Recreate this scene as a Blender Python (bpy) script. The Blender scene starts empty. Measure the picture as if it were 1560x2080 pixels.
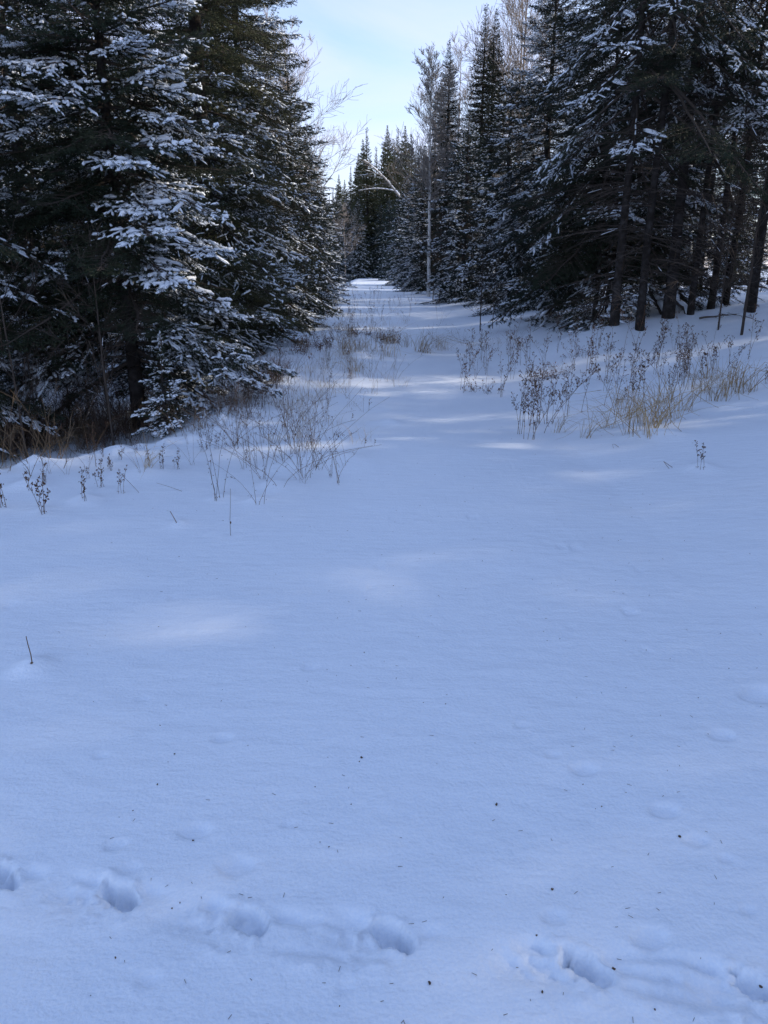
import bpy, math, random
import numpy as np
from mathutils import Vector, Matrix

random.seed(7)
RNG = np.random.default_rng(11)
S = bpy.context.scene
COL = S.collection
R = math.radians

# ------------------------------------------------------------------ camera, sky, sun, exposure
CAM_H = 1.6
PITCH = 18.4
cam_data = bpy.data.cameras.new('camera')
cam_data.sensor_fit = 'VERTICAL'
cam_data.sensor_height = 36.0
cam_data.lens = 26.0
cam_data.clip_start = 0.05
cam_data.clip_end = 3000
cam = bpy.data.objects.new('camera', cam_data)
COL.objects.link(cam)
cam.location = (0, 0, CAM_H)
cam.rotation_euler = (R(90 - PITCH), 0, 0)
S.camera = cam

SUN_EL, SUN_AZ = 21.0, 81.0
world = bpy.data.worlds.new('World')
S.world = world
world.use_nodes = True
wn, wl = world.node_tree.nodes, world.node_tree.links
bg = wn['Background']
sky = wn.new('ShaderNodeTexSky')
sky.sky_type = 'NISHITA'
sky.sun_disc = False
sky.sun_elevation = R(SUN_EL)
sky.sun_rotation = R(SUN_AZ)
sky.air_density = 1.15
sky.dust_density = 0.6
sky.ozone_density = 4.0
# thin streaked cirrus over the whole sky
tc = wn.new('ShaderNodeTexCoord')
mp = wn.new('ShaderNodeMapping')
mp.inputs['Scale'].default_value = (1.3, 1.6, 5.0)
mp.inputs['Rotation'].default_value = (0.15, 0.25, 0.4)
no = wn.new('ShaderNodeTexNoise')
no.inputs['Scale'].default_value = 1.7
no.inputs['Detail'].default_value = 7
no.inputs['Roughness'].default_value = 0.55
no.inputs['Distortion'].default_value = 0.6
rp = wn.new('ShaderNodeMapRange')
rp.inputs['From Min'].default_value = 0.36
rp.inputs['From Max'].default_value = 0.74
rp.inputs['To Min'].default_value = 0.0
rp.inputs['To Max'].default_value = 0.50
mx = wn.new('ShaderNodeMix')
mx.data_type = 'RGBA'
mx.inputs['B'].default_value = (3.45, 3.45, 4.9, 1)
wl.new(tc.outputs['Generated'], mp.inputs['Vector'])
wl.new(mp.outputs['Vector'], no.inputs['Vector'])
wl.new(no.outputs['Fac'], rp.inputs['Value'])
sep = wn.new('ShaderNodeSeparateXYZ')
wl.new(tc.outputs['Generated'], sep.inputs['Vector'])
hz = wn.new('ShaderNodeMapRange')          # haze thickens towards the horizon, the same in every direction
hz.interpolation_type = 'SMOOTHSTEP'
hz.inputs['From Min'].default_value = 0.62
hz.inputs['From Max'].default_value = 0.0
hz.inputs['To Min'].default_value = 0.0
hz.inputs['To Max'].default_value = 0.42
wl.new(sep.outputs['Z'], hz.inputs['Value'])
ad = wn.new('ShaderNodeMath')
ad.operation = 'ADD'
ad.use_clamp = True
wl.new(rp.outputs['Result'], ad.inputs[0])
wl.new(hz.outputs['Result'], ad.inputs[1])
wl.new(ad.outputs['Value'], mx.inputs['Factor'])
wl.new(sky.outputs['Color'], mx.inputs['A'])
wl.new(mx.outputs['Result'], bg.inputs['Color'])
bg.inputs['Strength'].default_value = 0.13

sun_data = bpy.data.lights.new('sun', 'SUN')
sun_data.energy = 2.7
sun_data.angle = R(0.6)
sun_data.color = (1.0, 0.9, 0.76)
sun = bpy.data.objects.new('sun', sun_data)
COL.objects.link(sun)
SUN_DIR = Vector((math.cos(R(SUN_EL)) * math.sin(R(SUN_AZ)), math.cos(R(SUN_EL)) * math.cos(R(SUN_AZ)), math.sin(R(SUN_EL))))
sun.rotation_euler = SUN_DIR.to_track_quat('Z', 'Y').to_euler()
sun.location = SUN_DIR * 60

S.render.engine = 'CYCLES'
S.view_settings.view_transform = 'Standard'
S.view_settings.look = 'None'
S.view_settings.gamma = 1
S.view_settings.use_curve_mapping = False
S.view_settings.exposure = 1.17
S.cycles.max_bounces = 5
S.cycles.diffuse_bounces = 3
S.cycles.glossy_bounces = 1
S.cycles.transparent_max_bounces = 4
S.cycles.use_denoising = True
S.cycles.sample_clamp_indirect = 6

# ------------------------------------------------------------------ materials
def material(name, color, rough=0.8, spec=0.2, noise=None, objvar=0.0, bump=None):
    """noise: (scale, second colour, low, high); objvar: brightness change from object to object; bump: (scale, distance)"""
    m = bpy.data.materials.new(name)
    m.use_nodes = True
    n, l = m.node_tree.nodes, m.node_tree.links
    b = n['Principled BSDF']
    b.inputs['Roughness'].default_value = rough
    b.inputs['Specular IOR Level'].default_value = spec
    b.inputs['Base Color'].default_value = (*color, 1)
    src = None
    co = n.new('ShaderNodeTexCoord')
    if noise:
        sc, c2, lo, hi = noise
        nz = n.new('ShaderNodeTexNoise')
        nz.inputs['Scale'].default_value = sc
        nz.inputs['Detail'].default_value = 4
        l.new(co.outputs['Object'], nz.inputs['Vector'])
        mr = n.new('ShaderNodeMapRange')
        mr.inputs['From Min'].default_value = lo
        mr.inputs['From Max'].default_value = hi
        l.new(nz.outputs['Fac'], mr.inputs['Value'])
        mi = n.new('ShaderNodeMix')
        mi.data_type = 'RGBA'
        mi.inputs['A'].default_value = (*color, 1)
        mi.inputs['B'].default_value = (*c2, 1)
        l.new(mr.outputs['Result'], mi.inputs['Factor'])
        src = mi.outputs['Result']
    if objvar:
        oi = n.new('ShaderNodeObjectInfo')
        hs = n.new('ShaderNodeHueSaturation')
        mr = n.new('ShaderNodeMapRange')
        mr.inputs['To Min'].default_value = 1 - objvar
        mr.inputs['To Max'].default_value = 1 + objvar
        l.new(oi.outputs['Random'], mr.inputs['Value'])
        l.new(mr.outputs['Result'], hs.inputs['Value'])
        if src:
            l.new(src, hs.inputs['Color'])
        else:
            hs.inputs['Color'].default_value = (*color, 1)
        src = hs.outputs['Color']
    if src:
        l.new(src, b.inputs['Base Color'])
    if bump:
        nz = n.new('ShaderNodeTexNoise')
        nz.inputs['Scale'].default_value = bump[0]
        nz.inputs['Detail'].default_value = 5
        l.new(co.outputs['Object'], nz.inputs['Vector'])
        bp = n.new('ShaderNodeBump')
        bp.inputs['Strength'].default_value = 1.0
        bp.inputs['Distance'].default_value = bump[1]
        l.new(nz.outputs['Fac'], bp.inputs['Height'])
        l.new(bp.outputs['Normal'], b.inputs['Normal'])
    return m

M_GROUND = material('snow_ground', (0.77, 0.83, 0.92), 0.5, 0.35, noise=(130, (0.85, 0.885, 0.94), 0.35, 0.7), bump=(80, 0.0030))
gn, gl = M_GROUND.node_tree.nodes, M_GROUND.node_tree.links
b1 = [n for n in gn if n.bl_idname == 'ShaderNodeBump'][0]
g_co = [n for n in gn if n.bl_idname == 'ShaderNodeTexCoord'][0]
g_mp = gn.new('ShaderNodeMapping')
g_mp.inputs['Scale'].default_value = (7, 19, 7)          # wind crust drawn out across the clearing
g_mp.inputs['Rotation'].default_value = (0, 0, 0.12)
g_no = gn.new('ShaderNodeTexNoise')
g_no.inputs['Scale'].default_value = 1.0
g_no.inputs['Detail'].default_value = 3
g_b2 = gn.new('ShaderNodeBump')
g_b2.inputs['Strength'].default_value = 1.0
g_b2.inputs['Distance'].default_value = 0.007
gl.new(g_co.outputs['Object'], g_mp.inputs['Vector'])
gl.new(g_mp.outputs['Vector'], g_no.inputs['Vector'])
gl.new(g_no.outputs['Fac'], g_b2.inputs['Height'])
gl.new(g_b2.outputs['Normal'], b1.inputs['Normal'])
M_SNOW = material('tree_snow', (0.82, 0.86, 0.92), 0.6, 0.2)
M_NEEDLE = material('spruce_needles', (0.020, 0.031, 0.018), 0.65, 0.2, noise=(1.1, (0.034, 0.038, 0.020), 0.4, 0.68), objvar=0.3)
M_NEEDLE_SUNLIT = material('sunlit_needles', (0.056, 0.066, 0.030), 0.65, 0.25, noise=(0.8, (0.088, 0.080, 0.036), 0.4, 0.68), objvar=0.2)  # sunlight put into the colour: lighter, warmer copy of the spruce needles
M_NEEDLE_BLUE = material('blue_needles', (0.017, 0.030, 0.027), 0.65, 0.2, noise=(1.1, (0.025, 0.036, 0.026), 0.4, 0.68), objvar=0.25)
M_BARK = material('spruce_bark', (0.030, 0.025, 0.022), 0.9, 0.1, noise=(9, (0.070, 0.063, 0.060), 0.45, 0.75), objvar=0.2, bump=(22, 0.03))
M_TWIG = material('dead_twigs', (0.075, 0.060, 0.050), 0.9, 0.1, objvar=0.25)
M_BIRCH = material('birch_bark', (0.62, 0.59, 0.55), 0.8, 0.2, noise=(7, (0.10, 0.085, 0.075), 0.56, 0.66), bump=(14, 0.01))
M_BARE = material('bare_branches', (0.26, 0.215, 0.18), 0.85, 0.15, objvar=0.2)
M_GREYBARE = material('grey_branches', (0.25, 0.225, 0.205), 0.85, 0.15, objvar=0.2)
M_BRUSH = material('brush_stems', (0.105, 0.072, 0.055), 0.85, 0.15, objvar=0.3)
M_WEED = material('weed_stems', (0.155, 0.098, 0.058), 0.85, 0.15, objvar=0.3)
M_TAN = material('tan_twigs', (0.15, 0.105, 0.065), 0.85, 0.15, objvar=0.3)
M_SEED = material('seed_heads', (0.105, 0.058, 0.038), 0.9, 0.1, objvar=0.3)
M_STRAW = material('straw', (0.40, 0.29, 0.15), 0.75, 0.2, noise=(5, (0.26, 0.17, 0.085), 0.4, 0.65), objvar=0.2)
M_RUST = material('rusty_leaves', (0.19, 0.080, 0.042), 0.85, 0.15, objvar=0.25)
M_SCRAP = material('brown_scraps', (0.17, 0.115, 0.075), 0.8, 0.2, noise=(160, (0.05, 0.03, 0.02), 0.4, 0.6), objvar=0.4)

# ------------------------------------------------------------------ mesh helpers
class MB:
    """collects vertices and faces (numpy), links them as ONE mesh"""
    def __init__(self):
        self.v, self.f, self.n = [], [], 0
    def add(self, v, f, mat=0):
        v = np.asarray(v, np.float32).reshape(-1, 3)
        f = np.asarray(f, np.int64)
        self.v.append(v)
        self.f.append((f + self.n, mat))
        self.n += len(v)
    def add_mb(self, o, m=None, mat=None):
        V = o.verts()
        if m is not None:
            V = V @ np.asarray(m)[:3, :3].T.astype(np.float32) + np.asarray(m)[:3, 3].astype(np.float32)
        self.v.append(V.astype(np.float32))
        for f, k in o.f:
            self.f.append((f + self.n, k if mat is None else mat))
        self.n += len(V)
    def verts(self):
        return np.concatenate(self.v) if self.v else np.zeros((0, 3), np.float32)
    def mesh(self, name, mats, smooth=True):
        me = bpy.data.meshes.new(name)
        V = self.verts()
        me.vertices.add(len(V))
        me.vertices.foreach_set('co', V.ravel())
        tot = sum(f.size for f, _ in self.f)
        nf = sum(len(f) for f, _ in self.f)
        me.loops.add(tot)
        me.polygons.add(nf)
        me.loops.foreach_set('vertex_index', np.concatenate([f.ravel() for f, _ in self.f]).astype(np.int32))
        st = np.concatenate([np.full(len(f), f.shape[1]) for f, _ in self.f])
        me.polygons.foreach_set('loop_start', (np.cumsum(st) - st).astype(np.int32))
        me.polygons.foreach_set('material_index', np.concatenate([np.full(len(f), k) for f, k in self.f]).astype(np.int32))
        for m in (mats if isinstance(mats, (list, tuple)) else [mats]):
            me.materials.append(m)
        me.polygons.foreach_set('use_smooth', np.full(nf, smooth))
        me.update(calc_edges=True)
        return me

def link(name, me, parent=None, loc=(0, 0, 0), rot=None, scale=None):
    o = bpy.data.objects.new(name, me)
    COL.objects.link(o)
    o.location = loc
    if rot is not None:
        o.rotation_euler = rot
    if scale is not None:
        o.scale = (scale,) * 3 if isinstance(scale, (int, float)) else scale
    if parent is not None:
        o.parent = parent
        if name in ('snow', 'crown', 'dead_branches', 'branches', 'seed_head', 'blades', 'leaves', 'stem'):
            o['kind'] = 'stuff'     # many small pieces joined into one part
    return o

def tag(o, label, cat, group=None):
    o['label'] = label
    o['category'] = cat
    if group:
        o['group'] = group
    return o

def unit(a):
    return a / np.maximum(np.linalg.norm(a, axis=-1, keepdims=True), 1e-9)

def tube(mb, pts, rad, sides=8, mat=0, cap=True):
    P = np.asarray(pts, float)
    rad = np.asarray(rad, float)
    T = unit(np.gradient(P, axis=0))
    ref = np.array([0, 0, 1.0]) if abs(T[:, 2].mean()) < 0.7 else np.array([1.0, 0, 0])
    A = unit(np.cross(T, ref))
    B = np.cross(T, A)
    a = np.linspace(0, 2 * np.pi, sides, endpoint=False)
    V = P[:, None] + rad[:, None, None] * (np.cos(a)[None, :, None] * A[:, None] + np.sin(a)[None, :, None] * B[:, None])
    n = len(P)
    i, j = np.meshgrid(np.arange(n - 1), np.arange(sides), indexing='ij')
    j2 = (j + 1) % sides
    F = np.stack([i * sides + j, i * sides + j2, (i + 1) * sides + j2, (i + 1) * sides + j], -1).reshape(-1, 4)
    mb.add(V.reshape(-1, 3), F, mat)

def segs(mb, P0, P1, r0, r1, sides=3, mat=0):
    """many straight tapered rods at once"""
    P0, P1 = np.asarray(P0, float).reshape(-1, 3), np.asarray(P1, float).reshape(-1, 3)
    m = len(P0)
    if m == 0:
        return
    r0 = np.broadcast_to(r0, (m,)); r1 = np.broadcast_to(r1, (m,))
    T = unit(P1 - P0)
    ref = np.where(np.abs(T[:, 2:3]) < 0.8, np.array([[0, 0, 1.0]]), np.array([[1.0, 0, 0]]))
    A = unit(np.cross(T, ref)); B = np.cross(T, A)
    a = np.linspace(0, 2 * np.pi, sides, endpoint=False)
    ring = np.cos(a)[None, :, None] * A[:, None] + np.sin(a)[None, :, None] * B[:, None]
    V = np.concatenate([P0[:, None] + r0[:, None, None] * ring, P1[:, None] + r1[:, None, None] * ring], 1)
    j = np.arange(sides); j2 = (j + 1) % sides
    F = np.stack([j, j2, j2 + sides, j + sides], -1)
    F = (np.arange(m)[:, None, None] * 2 * sides + F[None]).reshape(-1, 4)
    mb.add(V.reshape(-1, 3), F, mat)

def needles(mb, P, D, L, n, nl, nw, rng, mat=0):
    """n short needle blades round each shoot (start P, direction D, length L)"""
    m = len(P)
    t = rng.uniform(0.02, 1.0, (m, n))
    base = P[:, None] + D[:, None] * (L[:, None] * t)[..., None]
    rv = unit(rng.normal(size=(m, n, 3)))
    rad = unit(rv - (rv * D[:, None]).sum(-1, keepdims=True) * D[:, None])
    dr = unit(D[:, None] * 0.75 + rad * rng.uniform(0.5, 1.0, (m, n, 1)))
    side = unit(np.cross(dr, unit(rng.normal(size=(m, n, 3)))))
    ln = nl * rng.uniform(0.7, 1.25, (m, n, 1))
    V = np.stack([base - side * nw / 2, base + side * nw / 2, base + dr * ln], 2).reshape(-1, 3)
    mb.add(V, np.arange(len(V)).reshape(-1, 3), mat)

def snow_blobs(mb, P, D, L, w, h, rng, rings=2, sides=5, mat=0):
    """a lumpy pillow of snow lying along the top of each shoot"""
    m = len(P)
    if m == 0:
        return
    w = np.broadcast_to(w, (m,)); h = np.broadcast_to(h, (m,))
    up = np.array([0, 0, 1.0])
    side = unit(np.cross(D, up) + 1e-4)
    upv = unit(np.cross(side, D))
    s = np.linspace(0.16, 0.84, rings)
    a = np.linspace(0, 2 * np.pi, sides, endpoint=False) + 0.3
    prof = rng.uniform(0.75, 1.2, (m, rings, 1))
    cx = np.cos(a)[None, None] * prof
    cz = np.where(np.sin(a) > 0, np.sin(a), np.sin(a) * 0.45)[None, None] * prof * rng.uniform(0.8, 1.25, (m, rings, sides))
    c = P[:, None] + D[:, None] * (L[:, None] * s[None])[..., None] + upv[:, None] * (h * 0.35)[:, None, None]
    V = c[:, :, None] + side[:, None, None] * (cx * w[:, None, None] * 0.5)[..., None] + upv[:, None, None] * (cz * h[:, None, None])[..., None]
    tips = np.stack([P - D * (L * 0.03)[:, None] + upv * (h * 0.2)[:, None], P + D * (L * 1.03)[:, None] + upv * (h * 0.2)[:, None]], 1)
    V = np.concatenate([V.reshape(m, -1, 3), tips], 1)
    k = V.shape[1]
    q, tr = [], []
    for r in range(rings - 1):
        for j in range(sides):
            j2 = (j + 1) % sides
            q.append((r * sides + j, r * sides + j2, (r + 1) * sides + j2, (r + 1) * sides + j))
    for j in range(sides):
        j2 = (j + 1) % sides
        tr.append((k - 2, j2, j))
        tr.append((k - 1, (rings - 1) * sides + j, (rings - 1) * sides + j2))
    off = np.arange(m)[:, None, None] * k
    V = V.reshape(-1, 3)
    n0 = mb.n
    mb.v.append(V.astype(np.float32)); mb.n += len(V)
    if q:
        mb.f.append(((off + np.array(q)[None]).reshape(-1, 4) + n0, mat))
    mb.f.append(((off + np.array(tr)[None]).reshape(-1, 3) + n0, mat))

# ------------------------------------------------------------------ terrain
def sstep(a, b, x):
    t = np.clip((x - a) / (b - a), 0, 1)
    return t * t * (3 - 2 * t)

_NG = np.random.default_rng(5).random((64, 64))
def vnoise(x, y):
    xi, yi = np.floor(x).astype(int), np.floor(y).astype(int)
    fx, fy = x - xi, y - yi
    fx, fy = fx * fx * (3 - 2 * fx), fy * fy * (3 - 2 * fy)
    g = lambda i, j: _NG[i % 64, j % 64]
    return (g(xi, yi) * (1 - fx) + g(xi + 1, yi) * fx) * (1 - fy) + (g(xi, yi + 1) * (1 - fx) + g(xi + 1, yi + 1) * fx) * fy - 0.5

EDGE_Y = np.array([-40, 0, 3.0, 4.5, 5.95, 7.4, 10, 16, 30, 60, 110, 500.])
EDGE_X = np.array([-60, -14, -7.5, -5.4, -3.25, -1.75, -1.75, -2.2, -2.9, -3.1, -3.3, -3.6])

def height0(x, y):
    """large shape of the snow: level clearing, ditch on the left, low bank on the right"""
    x = np.asarray(x, float); y = np.asarray(y, float)
    d = x - np.interp(y, EDGE_Y, EDGE_X)
    z = -0.45 * sstep(0.15, -1.7, d) + 0.75 * sstep(-6, -16, d)
    rise = 0.125 * np.maximum(0, x - 1.6 - 0.02 * np.clip(y, 0, 60))
    z = z + np.minimum(rise, 0.9) * sstep(60, 25, y) * sstep(1.0, 7.0, y)
    z = z - 0.10 * sstep(6.3, 8.5, y) * sstep(-2, 0.5, x) * (1 - sstep(13, 20, y))
    z = z + 0.28 * np.exp(-((y - 14.2 - 0.35 * (x - 4.5)) / 0.9) ** 2) * sstep(1.6, 4.2, x)
    z = z + 0.16 * vnoise(x * 0.22 + 3, y * 0.2 + 1) * sstep(2, 9, y) + 0.06 * vnoise(x * 0.7, y * 0.6 + 9) * sstep(3, 8, y)
    return z

def pix_ray(u, v):
    a = R(PITCH)
    x = (u - 780) / 1502.0
    q = (1040 - v) / 1502.0
    return np.array([x, math.cos(a) + q * math.sin(a), -math.sin(a) + q * math.cos(a)])

RAY_T = 0.8 * 1.004 ** np.arange(1500)
def ground_at(u, v, hf=height0):
    d = pix_ray(u, v)
    X, Y, Z = d[0] * RAY_T, d[1] * RAY_T, CAM_H + d[2] * RAY_T
    hit = np.nonzero(Z <= hf(X, Y))[0]
    k = hit[0] if len(hit) else len(RAY_T) - 1
    return float(X[k]), float(Y[k])

# hoof prints in a line across the foreground: (u, v) of the hole in the photograph, turned into ground points
PRINTS = [ground_at(u, v) for u, v in ((2, 1775), (243, 1815), (505, 1868), (800, 1900), (1190, 1965), (1545, 2004))]
DENTS = [(ground_at(u, v), r) for u, v, r in (
    (1280, 1242, .030), (1140, 1112, .022), (1168, 1114, .026), (480, 1757, .034), (395, 1685, .032), (1185, 1565, .028),
    (1124, 1537, .018), (1350, 1646, .030), (1545, 1410, .055), (1465, 1495, .030), (450, 1500, .024), (630, 1361, .024),
    (205, 1537, .018), (290, 1420, .018), (1300, 1161, .024), (960, 1051, .026), (1160, 1276, .018), (770, 1154, .022), (235, 1715, .022),
    (262, 1760, .020), (1415, 1705, .024), (1475, 1742, .016), (300, 1990, .018), (585, 1672, .014), (1125, 1865, .022),
    (1312, 1320, .018), (350, 1212, .020), (755, 1193, .016), (20, 1227, .03), (215, 1270, .014), (1060, 1475, .018), (1380, 1170, .020),
    (60, 1228, .02), (1410, 1318, .016), (1520, 1850, .014), (700, 2010, .014), (1320, 1905, .03))]
MOUNDS = [(ground_at(u, v), r, a) for u, v, r, a in ((68, 1356, .07, .045), (1424, 952, .10, .05), (362, 1066, .05, .03), (170, 1018, .10, .05), (88, 1040, .09, .03), (300, 960, .2, .05), (60, 985, .12, .05),
    (700, 940, .25, .05), (620, 940, .25, .06), (790, 862, .15, .05), (1330, 885, .2, .06), (450, 1012, .09, .03), (520, 1020, .08, .03), (555, 985, .12, .04))]

def height(x, y):
    x = np.asarray(x, float); y = np.asarray(y, float)
    z = height0(x, y)
    near = sstep(60, 15, y)
    # wind ripples and soft lumps
    z = z + 0.010 * vnoise(x * 1.3 + 7, y * 2.8) * near + 0.012 * vnoise(x * 0.45 + 1, y * 1.1 + 4) + 0.004 * vnoise(x * 3.1, y * 7 + 2) * near
    z = z + 0.020 * np.maximum(0, vnoise(x * 0.8 + y * .12 + 31, y * 3.3 - x * .55)) * sstep(5, 9, y) * near
    # crumbled edge of the drop on the left
    d = x - np.interp(y, EDGE_Y, EDGE_X)
    lump = np.exp(-(d / 0.35) ** 2) * sstep(4, 6, y) * sstep(40, 12, y)
    z = z + lump * (0.16 * np.maximum(0, vnoise(x * 4.5, y * 4.5)) + 0.12 * np.maximum(0, vnoise(x * 9, y * 9 + 5)) )
    # the weed patch on the right holds drifted lumps
    z = z + 0.10 * np.maximum(0, vnoise(x * 2.2 + 5, y * 2.4)) * sstep(1.0, 2.2, x) * sstep(7.5, 8.5, y) * sstep(14, 11, y)
    z = z + 0.12 * np.maximum(0, vnoise(x * 2.0 + 15, y * 1.6)) * sstep(-3.0, -2.0, x) * sstep(0.6, -0.6, x) * sstep(8, 10, y) * sstep(24, 17, y)
    for (px, py), r, a in MOUNDS:
        z = z + a * np.exp(-((x - px) ** 2 + (y - py) ** 2) / (r * r))
    fine = (y < 7) & (np.abs(x) < 4)
    if np.any(fine):
        zz = np.zeros_like(z)
        for k, ((px, py), r) in enumerate(DENTS):
            e = ((x - px - 0.12 * (y - py)) / (1.5 * r)) ** 2 + ((y - py) / (1.0 * r)) ** 2
            zz = zz - 0.38 * r * sstep(1.35, 0.35, e + 0.5 * vnoise(x * 60, y * 60 + k)) + 0.05 * r * np.exp(-(np.sqrt(e) - 1.6) ** 2 * 3)
        wob = 0.020 * vnoise(x * 22, y * 22) + 0.012 * vnoise(x * 55, y * 55)
        for k, (px, py) in enumerate(PRINTS):
            dx, dy = x - px + wob, y - py - wob * 0.7
            ca, sa = math.cos(-0.62), math.sin(-0.62)
            a, b = dx * ca + dy * sa, -dx * sa + dy * ca      # along / across the hoof
            big = 1.0 + 0.25 * math.sin(k * 2.1)
            hole = ((a + 0.01) / 0.047) ** 2 + (b / 0.029) ** 2 + 1.0 * vnoise(x * 30 + k, y * 30) + 0.8 * vnoise(x * 70, y * 70 + k)
            zz = zz - 0.056 * big * sstep(1.6, 0.0, hole)
            deep = ((a - 0.035) / 0.032) ** 2 + (b / 0.028) ** 2
            zz = zz - 0.035 * sstep(1.4, 0.3, deep)
            # scooped approach on the left, dragged groove leaving on the right, thrown crumbs below
            fan = np.exp(-((dx + 0.12) / 0.10) ** 2 - ((dy + 0.01 + 0.1 * dx) / 0.055) ** 2)
            zz = zz + (-0.020 + 0.030 * np.maximum(0, vnoise(x * 45, y * 45 + k)) + 0.010 * vnoise(x * 90, y * 90)) * fan
            drag = np.exp(-((dy - 0.02 + 0.10 * dx) / 0.020) ** 2) * sstep(0.03, 0.08, dx) * sstep(0.15, 0.07, dx)
            zz = zz - 0.015 * drag
            drag2 = np.exp(-((dy - 0.055 + 0.22 * (dx + 0.1)) / 0.016) ** 2) * sstep(-0.05, -0.09, dx) * sstep(-0.17, -0.10, dx)
            zz = zz - 0.018 * drag2
            crumb = np.exp(-((dx + 0.04) / 0.085) ** 2 - ((dy + 0.075) / 0.035) ** 2)
            zz = zz + crumb * (0.003 + 0.036 * np.maximum(0, vnoise(x * 40 + k, y * 40) - 0.08) + 0.008 * vnoise(x * 95, y * 95 + k))
            rim = np.exp(-(np.sqrt(np.maximum(hole, 0)) - 1.55) ** 2 * 7)
            zz = zz + rim * (0.002 + 0.022 * np.maximum(0, vnoise(x * 70 + 3 * k, y * 70)))
        # long toe drags between some of the prints
        for i, j, s in ((2, 3, .02), (2, 3, -.07), (4, 5, .05), (4, 5, -.045), (4, 5, .0)):
            (ax, ay), (bx, by) = PRINTS[i], PRINTS[j]
            t = (x - ax) / (bx - ax)
            yc = ay + (by - ay) * t + s
            g = np.exp(-((y - yc + 0.6 * wob) / 0.013) ** 2) * sstep(0.12, 0.3, t) * sstep(0.98, 0.72, t)
            zz = zz - 0.011 * g + 0.005 * np.exp(-((y - yc + 0.035) / 0.02) ** 2) * sstep(0.12, 0.3, t) * sstep(0.98, 0.72, t) * (0.6 + 2 * vnoise(x * 60, y * 60))
        zz = zz + 0.0016 * vnoise(x * 40, y * 40) + 0.003 * vnoise(x * 9, y * 14)
        z = z + np.where(fine, zz, 0)
    return z

def grow(start, step, fac, end, cap):
    out = [start]
    while out[-1] < end:
        step = min(step * fac, cap)
        out.append(out[-1] + step)
    return out
gx = list(np.arange(-1.3, 1.3001, 0.0095))
r_ = grow(gx[-1], 0.0095, 1.032, 420, 40)[1:]
gx = np.array([-a for a in r_][::-1] + gx + r_)
gy = list(np.arange(1.0, 2.02, 0.0095))
gy = np.array([-a + 2.0 for a in grow(1.0, 0.013, 1.12, 60, 8)[1:]][::-1] + gy + grow(gy[-1], 0.0095, 1.0145, 420, 40)[1:])
gy = np.unique(gy)
GX, GY = np.meshgrid(gx, gy)
GZ = height(GX, GY)
mb = MB()
nx, ny = len(gx), len(gy)
i, j = np.meshgrid(np.arange(ny - 1), np.arange(nx - 1), indexing='ij')
mb.add(np.stack([GX, GY, GZ], -1).reshape(-1, 3), np.stack([i * nx + j, i * nx + j + 1, (i + 1) * nx + j + 1, (i + 1) * nx + j], -1).reshape(-1, 4))
ground = link('snow_ground', mb.mesh('snow_ground', M_GROUND))
ground['kind'] = 'structure'
print('ground tris', 2 * (nx - 1) * (ny - 1))

def gz(x, y):
    """height of the built ground, read from its grid"""
    x = np.asarray(x, float); y = np.asarray(y, float)
    i = np.clip(np.searchsorted(gx, x) - 1, 0, nx - 2); j = np.clip(np.searchsorted(gy, y) - 1, 0, ny - 2)
    fx = np.clip((x - gx[i]) / (gx[i + 1] - gx[i]), 0, 1); fy = np.clip((y - gy[j]) / (gy[j + 1] - gy[j]), 0, 1)
    z = (GZ[j, i] * (1 - fx) + GZ[j, i + 1] * fx) * (1 - fy) + (GZ[j + 1, i] * (1 - fx) + GZ[j + 1, i + 1] * fx) * fy
    return float(z) if z.ndim == 0 else z

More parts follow.
